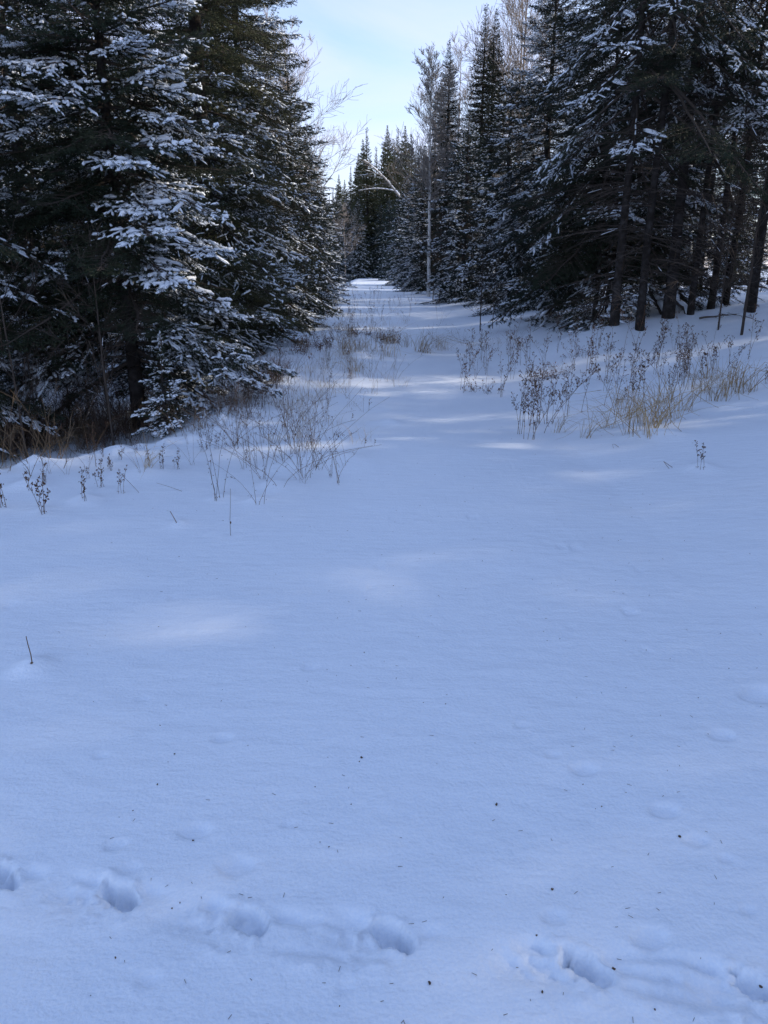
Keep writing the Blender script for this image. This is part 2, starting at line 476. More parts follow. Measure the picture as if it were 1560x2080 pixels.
# ------------------------------------------------------------------ spruce boughs
def bough_parts(seed, L, detail, snow=0.6, bare=0.0, spread=0.40):
    """one bough pointing along +x: (wood + needles, snow); detail 2 near, 1 middle distance, 0 far"""
    rng = np.random.default_rng(seed)
    wood, sn = MB(), MB()
    n = 9
    t = np.linspace(0, 1, n)
    k1, k2 = rng.uniform(0.10, 0.26), rng.uniform(0.06, 0.16)
    wob = rng.normal(0, 0.018, (n, 1)).cumsum(0)
    ax = np.stack([L * t, L * wob[:, 0] * 0.6, L * (-k1 * t ** 1.6 + k2 * t ** 4)], -1)
    axis = lambda s: np.stack([np.interp(s, t, ax[:, c]) for c in range(3)], -1)
    tube(wood, ax, np.linspace(0.011 + 0.006 * L, 0.004, n), 5 if detail > 1 else 3, 0)
    sp = {2: 0.075, 1: 0.15, 0: 0.30}[detail]
    ts = np.arange(max(0.14, bare * 0.7), 0.99, sp / L / 2)
    ts = np.clip(ts + rng.normal(0, 0.012, len(ts)), 0.1, 0.99)
    sgn = np.where(np.arange(len(ts)) % 2 == 0, 1.0, -1.0)
    ang = rng.uniform(0.75, 1.12, len(ts))
    base = axis(ts)
    tan = unit(axis(np.minimum(ts + 0.03, 1)) - axis(ts - 0.03))
    lat = np.stack([-tan[:, 1], tan[:, 0], np.zeros(len(ts))], -1)
    D2 = unit(tan * np.cos(ang)[:, None] + lat * (sgn * np.sin(ang))[:, None] + np.array([0, 0, 1.0]) * rng.normal(-0.10, 0.16, len(ts))[:, None])
    L2 = (L * spread * (1 - ts) ** 0.75 * np.minimum(1, ts / 0.3) ** 0.5 + 0.07) * rng.uniform(0.55, 1.2, len(ts))
    segs(wood, base, base + D2 * L2[:, None], 0.0045, 0.002, 3, 0)
    # third order shoots
    st = {2: 0.060, 1: 0.115, 0: 0.24}[detail]
    P, D, LL = [], [], []
    for b, d, l, tt in zip(base, D2, L2, ts):
        if tt < bare and rng.random() < 0.85:
            continue
        s = np.arange(0.03 + 0.2 * st, l, st)
        sg = np.where(np.arange(len(s)) % 2 == 0, 1.0, -1.0)
        a = rng.uniform(0.55, 0.95, len(s))
        la = np.array([-d[1], d[0], 0.0])
        dd = d[None] * np.cos(a)[:, None] + la[None] * (sg * np.sin(a))[:, None] + np.array([0, 0, 1.0])[None] * rng.normal(-0.05, 0.2, len(s))[:, None]
        P.append(b + d * s[:, None]); D.append(unit(dd))
        LL.append(np.minimum(0.05 + 0.55 * (l - s), {2: 0.17, 1: 0.2, 0: 0.3}[detail]) * rng.uniform(0.7, 1.2, len(s)))
        P.append(b[None] + d * (l * 0.55)); D.append(d[None]); LL.append(np.array([l * 0.5]))
    P.append(ax[-2:-1]); D.append(unit(ax[-1:] - ax[-2:-1])); LL.append(np.array([0.16]))
    P, D, LL = np.concatenate(P), np.concatenate(D), np.concatenate(LL)
    nn, nl, nw = {2: (14, 0.036, 0.0085), 1: (9, 0.066, 0.019), 0: (8, 0.15, 0.055)}[detail]
    needles(wood, P, D, LL, nn, nl, nw, rng, 1)
    # snow lies in patches, more of it towards the tips
    f1, f2, ph = rng.uniform(3, 6), rng.uniform(3, 6), rng.uniform(0, 6, 2)
    patch = 0.5 + 0.5 * np.sin(P[:, 0] * f1 + ph[0]) * np.sin(P[:, 1] * f2 + ph[1])
    keep = rng.random(len(P)) < snow * (0.12 + 1.1 * sstep(0.35, 0.7, patch)) * (0.15 + 0.85 * sstep(0.2, 0.65, P[:, 0] / L))
    w = {2: 0.029, 1: 0.05, 0: 0.10}[detail] * rng.uniform(0.55, 1.25, keep.sum())
    snow_blobs(sn, P[keep], D[keep], LL[keep] * rng.uniform(0.55, 1.05, keep.sum()), w, w * rng.uniform(0.35, 0.7, keep.sum()), rng,
               {2: 3, 1: 2, 0: 1}[detail], {2: 5, 1: 4, 0: 4}[detail])
    # thicker fingers of snow along some whole branchlets
    if detail > 0:
        pb = 0.5 + 0.5 * np.sin(base[:, 0] * f1 + ph[0]) * np.sin((base + D2 * L2[:, None])[:, 1] * f2 + ph[1])
        kb = rng.random(len(base)) < snow * 0.75 * sstep(0.4, 0.75, pb) * sstep(0.3, 0.6, ts)
        wb = {2: 0.042, 1: 0.065}[detail] * rng.uniform(0.6, 1.3, kb.sum())
        snow_blobs(sn, (base + D2 * L2[:, None] * 0.25)[kb], D2[kb], L2[kb] * 0.78, wb, wb * rng.uniform(0.45, 0.75, kb.sum()), rng, 4 if detail > 1 else 2, 6 if detail > 1 else 4)
    # a ribbon of snow along the main stem
    q = np.arange(0.2, 0.93, 0.09)
    q = q[rng.random(len(q)) < 0.5 * min(1, snow * 1.4)]
    if len(q):
        a0, a1 = axis(q), axis(q + 0.08)
        ln = np.linalg.norm(a1 - a0, axis=1)
        snow_blobs(sn, a0, unit(a1 - a0), ln, 0.026, 0.018, rng, 2, 4)
    return wood, sn

CLASSES = (0.6, 1.2, 2.1)
_cache = {}
def bough_set(kind):
    """three variants for each of three lengths"""
    if kind not in _cache:
        detail, snow, bare = {'near': (2, 1.0, 0.0), 'near_dark': (2, 0.42, 0.0), 'near_sparse': (2, 0.42, 0.5), 'mid': (1, 0.30, 0.0), 'mid_snowy': (1, 0.55, 0.0),
                              'mid_clean': (1, 0.05, 0.0), 'mid_sparse': (1, 0.22, 0.3), 'far': (0, 0.12, 0.0), 'far_snowy': (0, 0.5, 0.0)}[kind]
        _cache[kind] = [[bough_parts(1000 * c + 17 * v + 3, L, detail, snow, bare) for v in range(3)] for c, L in enumerate(CLASSES)]
    return _cache[kind]

def bough_layout(seed, H, zb, Rmax, whorl=0.36, per=6, power=0.85, flare=0.0, gap=0.0, droop=0.0):
    """list of (length class, variant, 4x4 matrix) for the boughs of one spruce"""
    rng = np.random.default_rng(seed)
    out = []
    z = zb
    while z < H - 0.15:
        f = (z - zb) / (H - zb)
        r = Rmax * (1 - f) ** power * (1 + flare * math.exp(-f * 6))
        r = max(r, 0.16)
        n = per if r > 0.7 else max(4, per - 1)
        a0 = rng.uniform(0, 6.28)
        for k in range(n):
            if rng.random() < gap:
                continue
            ln = r * rng.uniform(0.72, 1.16)
            c = int(np.argmin([abs(math.log(ln / q)) for q in CLASSES]))
            s = ln / CLASSES[c]
            pitch = R(np.interp(f, [0, 0.35, 0.75, 1], [14 + droop, 6 + droop, -16, -48]) + rng.normal(0, 6))
            az = a0 + 6.283 * k / n + rng.normal(0, 0.2)
            zz = z + rng.uniform(-0.5, 0.5) * whorl
            m = Matrix.Translation((0, 0, zz)) @ Matrix.Rotation(az, 4, 'Z') @ Matrix.Rotation(pitch, 4, 'Y') @ Matrix.Rotation(rng.normal(0, 0.12), 4, 'X') @ Matrix.Scale(s, 4)
            out.append((c, int(rng.integers(3)), m))
        z += whorl * (0.55 + 0.45 * (1 - f)) * rng.uniform(0.85, 1.15)
    # the leader
    out.append((0, 0, Matrix.Translation((0, 0, H - 0.42)) @ Matrix.Rotation(R(-88), 4, 'Y') @ Matrix.Scale(0.75, 4)))
    return out

def trunk_mb(H, r, seed, sides=10, lean=0.0):
    rng = np.random.default_rng(seed)
    n = 12
    t = np.linspace(0, 1, n)
    off = rng.normal(0, 0.012, (n, 2)).cumsum(0) * (H / 12)
    off -= off[0]
    P = np.stack([off[:, 0] + lean * H * t, off[:, 1], -0.35 + (H + 0.3) * t], -1)
    rad = r * (1 - t) ** 0.8 + 0.006 + 0.3 * r * np.exp(-(t * H) / 0.5)
    m = MB()
    tube(m, P, rad, sides)
    return m

def dead_limb(mb, sn, rng, base, az, L, pitch, r=0.009, twigs=7, snow=0.3):
    """a dead branch with side twigs, drooping a little, on mesh mb; its snow on sn"""
    n = 6
    t = np.linspace(0, 1, n)
    d = np.array([math.cos(az), math.sin(az), 0])
    lat = np.array([-d[1], d[0], 0])
    wob = rng.normal(0, 0.03, n).cumsum() * L
    P = np.asarray(base) + d * (L * t)[:, None] + lat * wob[:, None] + np.array([0, 0, 1]) * (L * (math.tan(pitch) * t - 0.18 * t * t + rng.normal(0, .02)))[:, None]
    tube(mb, P, np.linspace(r, 0.003, n), 4)
    ts = rng.uniform(0.2, 0.98, twigs)
    b = np.stack([np.interp(ts, t, P[:, c]) for c in range(3)], -1)
    sg = rng.choice([-1, 1], twigs)
    dd = unit(d[None] * rng.uniform(0.3, 1, (twigs, 1)) + lat[None] * (sg * rng.uniform(0.4, 1, twigs))[:, None] + np.array([0, 0, 1.0]) * rng.normal(-0.12, 0.2, (twigs, 1)))
    ln = L * rng.uniform(0.12, 0.4, twigs) * (1.1 - ts)  + 0.08
    segs(mb, b, b + dd * ln[:, None], 0.0036, 0.0018)
    b2 = b + dd * (ln * 0.5)[:, None]
    d2 = unit(dd + rng.normal(0, 0.5, dd.shape))
    segs(mb, b2, b2 + d2 * (ln * 0.45)[:, None], 0.0026, 0.0014)
    if sn is not None and rng.random() < snow:
        k = rng.integers(0, n - 2)
        seg = P[k + 1] - P[k]
        snow_blobs(sn, P[k][None], unit(seg)[None], np.array([np.linalg.norm(seg)]), 1.2 * r + .004, 0.8 * r, rng, 2, 4)

# ------------------------------------------------------------------ near spruces: every bough an object of its own
def near_meshes(kind, needle):
    key = (kind, needle.name)
    if key not in _cache:
        _cache[key] = [[(w.mesh('bough', [M_TWIG, needle]), s.mesh('bough_snow', M_SNOW)) for w, s in row] for row in bough_set(kind)]
    return _cache[key]

def near_spruce(name, label, group, x, y, H, zb, Rmax, r, seed, kind='near', needle=M_NEEDLE, dead=0, snow_chance=1.0, snow_top=99, rz=0.0, only=None, bare_if=None, **kw):
    root = tag(link(name, None, None, (x, y, gz(x, y)), (0, 0, rz)), label, 'tree', group)
    root.empty_display_size = 0.3
    link('trunk', trunk_mb(H, r, seed).mesh('trunk', M_BARK), root)
    rng = np.random.default_rng(seed + 5)
    meshes = near_meshes(kind, needle)
    for c, v, m in bough_layout(seed, H, zb, Rmax, **kw):
        if only and not only(m):
            continue
        o = link('bough', meshes[c][v][0], root)
        o.matrix_local = m
        if rng.random() < snow_chance and m.translation.z < snow_top and not (bare_if and bare_if(m) and rng.random() < 0.8):
            link('snow', meshes[c][v][1], o)
    if dead:
        for k in range(dead):
            dm, sm = MB(), MB()
            zz = rng.uniform(0.4, max(zb, 1.2))
            dead_limb(dm, sm, rng, (0, 0, zz), rng.uniform(0, 6.28), rng.uniform(0.6, 2.2), rng.uniform(-0.25, 0.2), 0.009, 12, 0.25)
            o = link('dead_branch', dm.mesh('dead_branch', M_TWIG), root)
            if sm.n:
                link('snow', sm.mesh('branch_snow', M_SNOW), o)
    return root

# ------------------------------------------------------------------ joined spruces: trunk, crown, snow (and dead branches), shared by copies
def joined_meshes(seed, kind, needle, H, zb, Rmax, r, dead=0, **kw):
    bs = bough_set(kind)
    crown, sn, dd = MB(), MB(), MB()
    rng = np.random.default_rng(seed + 9)
    for c, v, m in bough_layout(seed, H, zb, Rmax, **kw):
        crown.add_mb(bs[c][v][0], m)
        if bs[c][v][1].n:
            sn.add_mb(bs[c][v][1], m)
    for k in range(dead):
        zz = rng.uniform(0.5, zb + 1.0)
        dead_limb(dd, sn, rng, (0, 0, zz), rng.uniform(0, 6.28), rng.uniform(0.6, 1.7), rng.uniform(-0.2, 0.15), 0.008, 6, 0.25)
    out = [('trunk', trunk_mb(H, r, seed).mesh('trunk', M_BARK)), ('crown', crown.mesh('crown', [M_TWIG, needle])), ('snow', sn.mesh('crown_snow', M_SNOW))]
    if dead:
        out.append(('dead_branches', dd.mesh('dead_branches', M_TWIG)))
    return out

def place_tree(parts, name, label, group, x, y, scale=1.0, rz=None, z=None, cat='tree', lean=0.0, flat=None):
    root = tag(link(name, None, None, (x, y, gz(x, y) if z is None else z), (0, lean, RNG.uniform(0, 6.28) if rz is None else rz), scale), label, cat, group)
    if flat:
        root.scale = (scale * flat, scale * flat, scale)
    root.empty_display_size = 0.3
    for n, me in parts:
        link(n, me, root)
    return root

# ------------------------------------------------------------------ bare trees
def bare_tree(seed, H, r, clear=0.4, n_limb=14, up=0.9, reach=0.33, order=3, twig=0.0045, snow=0.0, sway=0.02, dens=1.0):
    rng = np.random.default_rng(seed)
    trunk, br, sn = MB(), MB(), MB()
    n = 14
    t = np.linspace(0, 1, n)
    off = rng.normal(0, sway, (n, 2)).cumsum(0) * H / 10
    off -= off[0]
    P = np.stack([off[:, 0], off[:, 1], -0.3 + (H + 0.3) * t], -1)
    tube(trunk, P, r * (1 - t) ** 0.9 + twig, 8)
    A0, A1, R0, R1 = [], [], [], []
    def grow_branch(p, d, L, rad, o):
        m = max(3, int(3 + 2 * o))
        step = L / m
        for k in range(m):
            d = unit(d + rng.normal(0, 0.13, 3) + np.array([0, 0, 0.07 * up]))
            q = p + d * step
            ra = rad * (1 - k / m) + twig * k / m
            rb = rad * (1 - (k + 1) / m) + twig * (k + 1) / m
            A0.append(p); A1.append(q); R0.append(ra); R1.append(rb)
            if o > 0:
                cnt = rng.poisson((1.5 if o > 1 else 1.9) * dens)
                for _ in range(cnt):
                    ax = unit(np.cross(d, rng.normal(size=3)))
                    a = rng.uniform(0.45, 0.95)
                    nd = unit(d * math.cos(a) + ax * math.sin(a) + np.array([0, 0, 0.12 * up]))
                    grow_branch(p + (q - p) * rng.random(), nd, L * rng.uniform(0.3, 0.62) * (1 - 0.4 * k / m), max(twig, rb * 0.55), o - 1)
            p = q
    for k in range(n_limb):
        f = clear + (0.97 - clear) * (k + rng.random()) / n_limb
        p = np.array([np.interp(f, t, P[:, c]) for c in range(3)])
        az = k * 2.4 + rng.normal(0, 0.4)
        el = rng.uniform(0.35, 0.8) * up
        d = np.array([math.cos(az) * math.cos(el), math.sin(az) * math.cos(el), math.sin(el)])
        grow_branch(p, d, H * reach * (1.15 - f) * rng.uniform(0.7, 1.2) / (1.15 - clear) + 0.25, max(twig * 1.6, r * 0.42 * (1.05 - f)), order - 1)
    A0, A1, R0, R1 = np.array(A0), np.array(A1), np.array(R0), np.array(R1)
    segs(br, A0, A1, R0, R1, 3)
    if snow > 0:
        d = A1 - A0
        ln = np.linalg.norm(d, axis=1)
        ok = (np.abs(d[:, 2]) / ln < 0.75) & (rng.random(len(ln)) < snow) & (R0 > twig * 1.25)
        snow_blobs(sn, A0[ok], d[ok] / ln[ok, None], ln[ok], 2.2 * R0[ok] + .004, 1.6 * R0[ok], rng, 2, 4)
    return trunk, br, sn

def bare_parts(args, m_trunk, m_branch):
    a, b, c = bare_tree(**args)
    out = [('trunk', a.mesh('trunk', m_trunk)), ('branches', b.mesh('branches', m_branch))]
    if c.n:
        out.append(('snow', c.mesh('branch_snow', M_SNOW)))
    return out

# ================================================================== THE TREES
rnd = random.Random(3)
# --- left: snow laden spruces beside the clearing
near_spruce('spruce_tree', 'broad spruce heavy with snow left of the clearing, behind the little spruce seedling', 'spruces left of the clearing',
            -3.3, 9.9, 7.6, 0.95, 2.2, 0.09, 21, whorl=0.27, per=9, power=0.72, droop=4, gap=0.05, snow_chance=0.72,
            only=lambda m: not (m.translation.z < 1.9 and m.col[0].y < -0.6 * m.col[0].xy.length),
            bare_if=lambda m: m.translation.z < 4.2 and m.col[0].x < 0.35 * m.col[0].xy.length and m.col[0].y < 0.2, dead=8)
near_spruce('spruce_tree', 'spruce at the left edge of the photo reaching snowy boughs over the dark brush', 'spruces left of the clearing',
            -5.7, 8.6, 10.5, 1.2, 2.5, 0.12, 34, whorl=0.32, per=8, power=0.6, droop=12, gap=0.05, snow_chance=0.6)
near_spruce('spruce_tree', 'tall sunlit olive spruce without snow on top, behind the broad snowy spruce', 'spruces left of the clearing',
            -3.45, 15.5, 14.0, 0.8, 2.45, 0.17, 55, kind='near_dark', needle=M_NEEDLE_SUNLIT, whorl=0.36, per=7, power=0.5, droop=6, snow_chance=0.9, snow_top=5.5)
near_spruce('spruce_tree', 'dark spruce with thinly dusted low boughs leaning over the left trail edge', 'spruces left of the clearing',
            -3.55, 20.5, 12.0, 0.5, 2.75, 0.16, 77, kind='near_dark', whorl=0.38, per=7, power=0.62, droop=10, snow_chance=0.8, snow_top=8)
near_spruce('spruce_seedling', 'small young spruce seedling with snow on every branch at the left drop', None,
            *ground_at(340, 884), 1.12, 0.12, 0.42, 0.014, 91, whorl=0.15, per=6, power=0.8)

# joined variants
V_SKIRT = [joined_meshes(201, 'mid_snowy', M_NEEDLE_BLUE, 9.0, 0.4, 2.3, 0.13, whorl=0.34, per=7, power=0.75, droop=12),
           joined_meshes(202, 'mid', M_NEEDLE, 10.0, 0.5, 2.4, 0.14, whorl=0.36, per=7, power=0.72, droop=16)]
V_TALL = [joined_meshes(203, 'mid', M_NEEDLE, 15.0, 0.9, 2.2, 0.17, whorl=0.42, per=6, power=0.7, droop=10, gap=0.08),
          joined_meshes(204, 'mid_clean', M_NEEDLE_SUNLIT, 16.0, 1.5, 2.1, 0.17, whorl=0.36, per=7, power=0.75, droop=8, gap=0.03)]
V_DARK = joined_meshes(214, 'mid_clean', M_NEEDLE, 16.0, 1.2, 2.2, 0.15, whorl=0.29, per=8, power=0.8, droop=10)
V_SPIRE = [joined_meshes(205, 'far', M_NEEDLE_SUNLIT, 16.0, 0.8, 2.8, 0.17, whorl=0.45, per=8, power=0.82, droop=10),
           joined_meshes(206, 'far', M_NEEDLE_SUNLIT, 16.0, 0.8, 2.5, 0.17, whorl=0.45, per=8, power=0.95, droop=14, gap=0.12)]
V_FARSNOW = [joined_meshes(207, 'far_snowy', M_NEEDLE_BLUE, 9.0, 0.3, 2.4, 0.14, whorl=0.45, per=7, power=0.75, droop=14)]
V_STAND = [joined_meshes(208 + k, 'mid_sparse', M_NEEDLE, 14.5, zb, 2.0, 0.11, dead=80, whorl=0.5, per=5, power=0.6, droop=16, gap=0.12) for k, zb in enumerate((5.6, 6.4, 7.2))]

G_LEFT = 'spruces left of the clearing'
place_tree(V_SKIRT[1], 'spruce_tree', 'short bushy spruce with apex against the sky where the left trees end', G_LEFT, -3.2, 28, 0.80, 1.1, flat=1.35)
place_tree(V_TALL[0], 'spruce_tree', 'dark tall spruce standing behind the leaning trail edge spruce on the left', G_LEFT, -5.8, 26, 0.95, 2.1)
place_tree(V_SKIRT[0], 'spruce_tree', 'low snow dusted spruce sweeping its skirt onto the far left trail edge', G_LEFT, -3.5, 36, 0.78, 0.4, flat=1.7)
place_tree(V_SKIRT[1], 'spruce_tree', 'dark spruce at the left where the trail narrows', G_LEFT, -4.7, 47, 0.85, 3.0, flat=1.4)
place_tree(V_SKIRT[0], 'spruce_tree', 'blue green spruce farthest along the left trail edge', G_LEFT, -5.3, 60, 0.95, 4.0, flat=1.4)
place_tree(V_TALL[0], 'spruce_tree', 'spruce filling the upper left corner of the photo', G_LEFT, -7.6, 11.6, 0.9, 0.9)
place_tree(V_TALL[0], 'spruce_tree', 'dark spruce between the broad snowy spruce and the left edge', G_LEFT, -6.3, 14.0, 0.8, 4.4)

def poisson(x0, x1, y0, y1, dist, n, taken, rng):
    out = []
    for _ in range(n):
        p = (rng.uniform(x0, x1), rng.uniform(y0, y1))
        if all((p[0] - q[0]) ** 2 + (p[1] - q[1]) ** 2 > dist * dist for q in taken + out):
            out.append(p)
    return out

left_front = [(-3.45, 9.9), (-5.9, 8.4), (-3.75, 15.5), (-4.1, 20.5), (-4.6, 31), (-5.8, 26), (-4.5, 37), (-5, 47), (-5.2, 60), (-7.6, 11.6), (-6.3, 14)]
G_LB = 'trees in the woods behind the left edge'
for x, y in poisson(-24, -6.2, 12, 80, 3.0, 700, left_front, rnd):
    if x < -7 - 0.55 * (y) * 0.9:
        continue
    v = rnd.choice([V_TALL[0], V_SKIRT[1], V_TALL[0], V_STAND[0]] if y < 34 else [V_STAND[0], V_STAND[1], V_TALL[0], V_STAND[2]])
    place_tree(v, 'spruce_tree', 'dark spruce in the woods behind the left row, ' + ('near the photo edge' if y < 24 else 'midway along the trail' if y < 48 else 'toward the trail end'), G_LB, x, y, rnd.uniform(0.75, 1.0))

# --- end of the trail and the skyline
G_END = 'snow dusted spruces closing the end of the trail'
for x, y, s in ((-7.2, 76, 1.0), (-3.4, 104, 1.0), (-0.4, 106, 1.05), (-7.2, 92, 1.1), (2.4, 100, 1.15), (-3.5, 114, 1.2), (-1.4, 112, 1.1), (0.6, 92, 1.0), (1.6, 84, 0.95), (-6.2, 104, 1.1), (3.8, 92, 1.15), (-5.2, 112, 1.15)):
    place_tree(V_FARSNOW[0] if x > -3 else V_SKIRT[1], 'spruce_tree', 'snow dusted spruce closing the far end of the trail, ' + ('left side' if x < -4 else 'right side' if x > 0 else 'straight ahead'), G_END, x, y, s)
G_SKY = 'pointed spruces on the skyline'
sky_trees = [(688, 350, 125), (712, 333, 120), (728, 312, 118), (745, 262, 112), (737, 285, 115), (764, 300, 124), (787, 258, 110), (779, 290, 118), (799, 285, 122), (808, 262, 114),
             (823, 258, 108), (815, 300, 120), (835, 275, 112), (845, 300, 105), (700, 360, 130), (722, 345, 128), (752, 330, 132), (770, 340, 128), (850, 320, 118), (866, 300, 110), (880, 290, 104), (676, 375, 120)]
for k, (u, v, d) in enumerate(sky_trees):
    p = pix_ray(u, v)
    s = d / p[1]
    x, H = p[0] * s, CAM_H + p[2] * s
    lab = {745: 'tallest pointed spruce on the central skyline, slim against the sky', 787: 'slim skyline spruce just right of the tallest one'}.get(u, 'olive pointed spruce on the skyline ' + ('left of the tallest spire' if u < 738 else 'between the tallest spire and the next slim one' if u < 787 else 'right of the slim spires, toward the birch'))
    place_tree(V_SPIRE[k % 2], 'spruce_tree', lab, G_SKY if 'olive' in lab else None, x, d, H / 16.0, flat=rnd.uniform(0.85, 1.1))
G_BACK = 'woods beyond the skyline spruces'
for x, y in poisson(-30, 32, 126, 160, 4.0, 90, [], rnd):
    place_tree(V_SPIRE[rnd.randrange(2)], 'spruce_tree', 'distant spruce in the woods beyond the end of the trail', G_BACK, x, y, rnd.uniform(0.62, 0.85))

# --- right: tall spires, skirted spruces, the dark stand
G_R = 'spruces along the right side of the trail'
def top_at(u, v, d):
    """x and height of a tree d metres away whose tip shows at (u, v)"""
    p = pix_ray(u, v)
    return p[0] * d / p[1], CAM_H + p[2] * d / p[1]
place_tree(V_DARK, 'spruce_tree', 'narrow pointed spruce standing alone behind the birch crown', G_R, top_at(912, 85, 46)[0], 46, top_at(912, 85, 46)[1] / 16, 0.3, flat=1.25)
place_tree(V_DARK, 'spruce_tree', 'left one of the tall twin topped spruces on the right', G_R, top_at(988, 18, 41)[0], 41, top_at(988, 18, 41)[1] / 16, 1.3, flat=1.15)
place_tree(V_DARK, 'spruce_tree', 'right one of the tall twin topped spruces on the right', G_R, top_at(1010, 28, 42)[0], 42, top_at(1010, 28, 42)[1] / 16, 2.6, flat=1.15)
place_tree(V_SKIRT[0], 'spruce_tree', 'round topped blue green spruce left of the birch trunk', G_R, 2.6, 53, 1.0, 0.7, flat=1.3)
place_tree(V_SKIRT[0], 'spruce_tree', 'low snow dusted spruce sweeping out to the trail left of the birch', G_R, 2.0, 68, 1.0, 2.7, flat=1.35)
place_tree(V_SKIRT[1], 'spruce_tree', 'dark spruce right behind the birch', G_R, 4.6, 47, 0.9, 1.9, flat=1.2)
place_tree(V_SKIRT[0], 'spruce_tree', 'snow dusted spruce to the right of the birch trunk', G_R, 3.6, 35, 0.85, 5.2, flat=1.35)
place_tree(V_SKIRT[1], 'spruce_tree', 'dark spruce behind the big right spruce beneath the twin tops', G_R, 4.7, 30.5, 0.82, 2.2, flat=1.4)
near_spruce('spruce_tree', 'dusted spruce sweeping low boughs toward the trail, left of the biggest right spruce', G_R,
            5.0, 25.0, 9.6, 0.4, 3.0, 0.15, 101, kind='near_dark', needle=M_NEEDLE_BLUE, whorl=0.36, per=7, power=0.72, droop=16, snow_chance=0.8)
near_spruce('spruce_tree', 'biggest spruce on the right with long boughs sloping down to the left', G_R,
            5.6, 18.8, 10.4, 1.5, 3.6, 0.15, 113, kind='near_dark', whorl=0.40, per=7, power=0.62, droop=18, snow_chance=0.55, dead=14)

# front row of the stand on the right bank: each trunk placed at its foot in the photograph
G_ROW = 'front row of dark trunks on the right bank'
row = [(1207, 650, .05, 'trunk half hidden under the sloping boughs of the biggest right spruce'), (1248, 662, .075, 'straight dark trunk just right of the biggest right spruce'),
       (1300, 669, .068, 'trunk standing lowest on the snow bank'), (1357, 647, .10, 'thick trunk behind the leaning broken pole'), (1402, 640, .055, 'slim trunk beside the thick one'),
       (1443, 628, .072, 'trunk left of the twiggy mound'), (1472, 620, .075, 'trunk behind the thin sapling'), (1522, 633, .09, 'rightmost thick trunk with snow clumped boughs')]
row_xy = []
for k, (u, v, r, lab) in enumerate(row):
    x, y = ground_at(u, v)
    row_xy.append((x, y))
    near_spruce('spruce_tree', 'stand spruce, ' + lab, G_ROW, x, y, 9.0 + 0.6 * (k % 3), (3.1 if k < 2 else 4.1) + 0.5 * (k % 2), 2.3, r, 300 + k, kind='near_sparse', dead=60,
                whorl=0.55, per=5, power=0.5, droop=20, gap=0.12, snow_chance=0.55)
taken = row_xy + [(5.7, 18.8), (5.3, 25), (5.9, 31), (4.9, 37), (5.0, 50), (3.9, 57), (3.5, 70), (4.1, 46), (5.75, 41), (6.3, 41.5), (2.6, 42)]
# the stand behind the front row, and the stand beside the camera that shades the clearing
G_ST = 'dark stand of spruces on the right'
def in_gap(x, y):
    """the openings in the stand through which a little low sun reaches the clearing"""
    k = x / math.tan(R(SUN_AZ))
    return x > 8 and abs(y - 6.6 - k) < 0.22
n_st = 0
for x, y in poisson(5.2, 34, -3, 75, 2.9, 2600, taken, rnd):
    if y < 17.0 + 0.0 * x and x < 5.6 + 0.42 * max(0, y):
        continue
    if y > 17 and x < 7.2:
        continue
    if x > 22 and rnd.random() < 0.35:
        continue
    if 7.5 < x < 22 and 19 < y < 42 and rnd.random() < 0.5:
        continue
    if in_gap(x, y - (0.55 if x > 0.55 * y + 2 else 0)):
        continue
    n_st += 1
    low = 0.6 if y > 24 and x < 0.285 * y else 1.0
    v = V_STAND[rnd.randrange(3)]
    if x > 7 and (y < 15 or x > 0.55 * y + 2) and rnd.random() < 0.7 or (x > 14 and rnd.random() < 0.45):
        v = V_TALL[0]
    place_tree(v, 'spruce_tree', 'dark spruce in the right stand, ' + ('beside the open snow out to the right' if x > 0.55 * y + 2 else 'close behind the front row trunks' if y < 27 else 'behind the big sloping spruces' if y < 48 else 'toward the trail end'), G_ST, x, y - (0.55 if x > 0.55 * y + 2 else 0), rnd.uniform(0.9, 1.1) if y < 12 else low * rnd.uniform(0.62, 0.76) if x < 14 else low * rnd.uniform(0.85, 1.0))
print('stand', n_st)
place_tree(V_TALL[0], 'spruce_tree', 'full unseen spruce added to shade the near snow, out to the right', G_ST, 12.5, 2.9, 1.0, 0.7)  # extra tree outside the view, added to shade the nearest snow

# --- bare broadleaf trees
birch = bare_parts(dict(seed=4, H=12.5, r=0.105, clear=0.36, n_limb=26, up=1.5, reach=0.27, order=3, twig=0.009, sway=0.006), M_BIRCH, M_GREYBARE)
place_tree(birch, 'birch_tree', 'slender pale birch with bare crown standing at the right trail edge', None, 2.42, 42, 0.93, 0.5)
bareA = bare_parts(dict(seed=8, H=15, r=0.11, clear=0.3, n_limb=30, up=1.35, reach=0.34, order=3, twig=0.0065), M_BARE, M_BARE)
bareB = bare_parts(dict(seed=12, H=13, r=0.10, clear=0.35, n_limb=22, up=0.9, reach=0.36, order=3, twig=0.0065, snow=0.2, dens=0.8), M_BARE, M_BARE)
G_BARE = 'bare trees between the right spruces'
for x, y, s, rz, p, lab in ((7.6, 46, 1.12, 0, bareA, 'tall bare tree with upright twigs against the sky right of the twin spruces'), (7.2, 43, 1.08, 2, bareA, 'bare tree farther back, tallest twigs at the top of the photo'),
                       (4.9, 53, 1.13, 1, bareB, 'bare tree whose fine crown shows between birch and twin spruces'), (3.3, 54, 1.0, 4, bareB, 'bare tree whose fine crown shows left of the narrow spruce'),
                       (6.3, 36, 0.62, 3, bareB, 'sunlit bare tree in front of the twin topped spruces'), (4.6, 63, 0.8, 5, bareA, 'bare tree behind the round topped spruce')):
    place_tree(p, 'bare_tree', lab, G_BARE, x, y, s, rz)
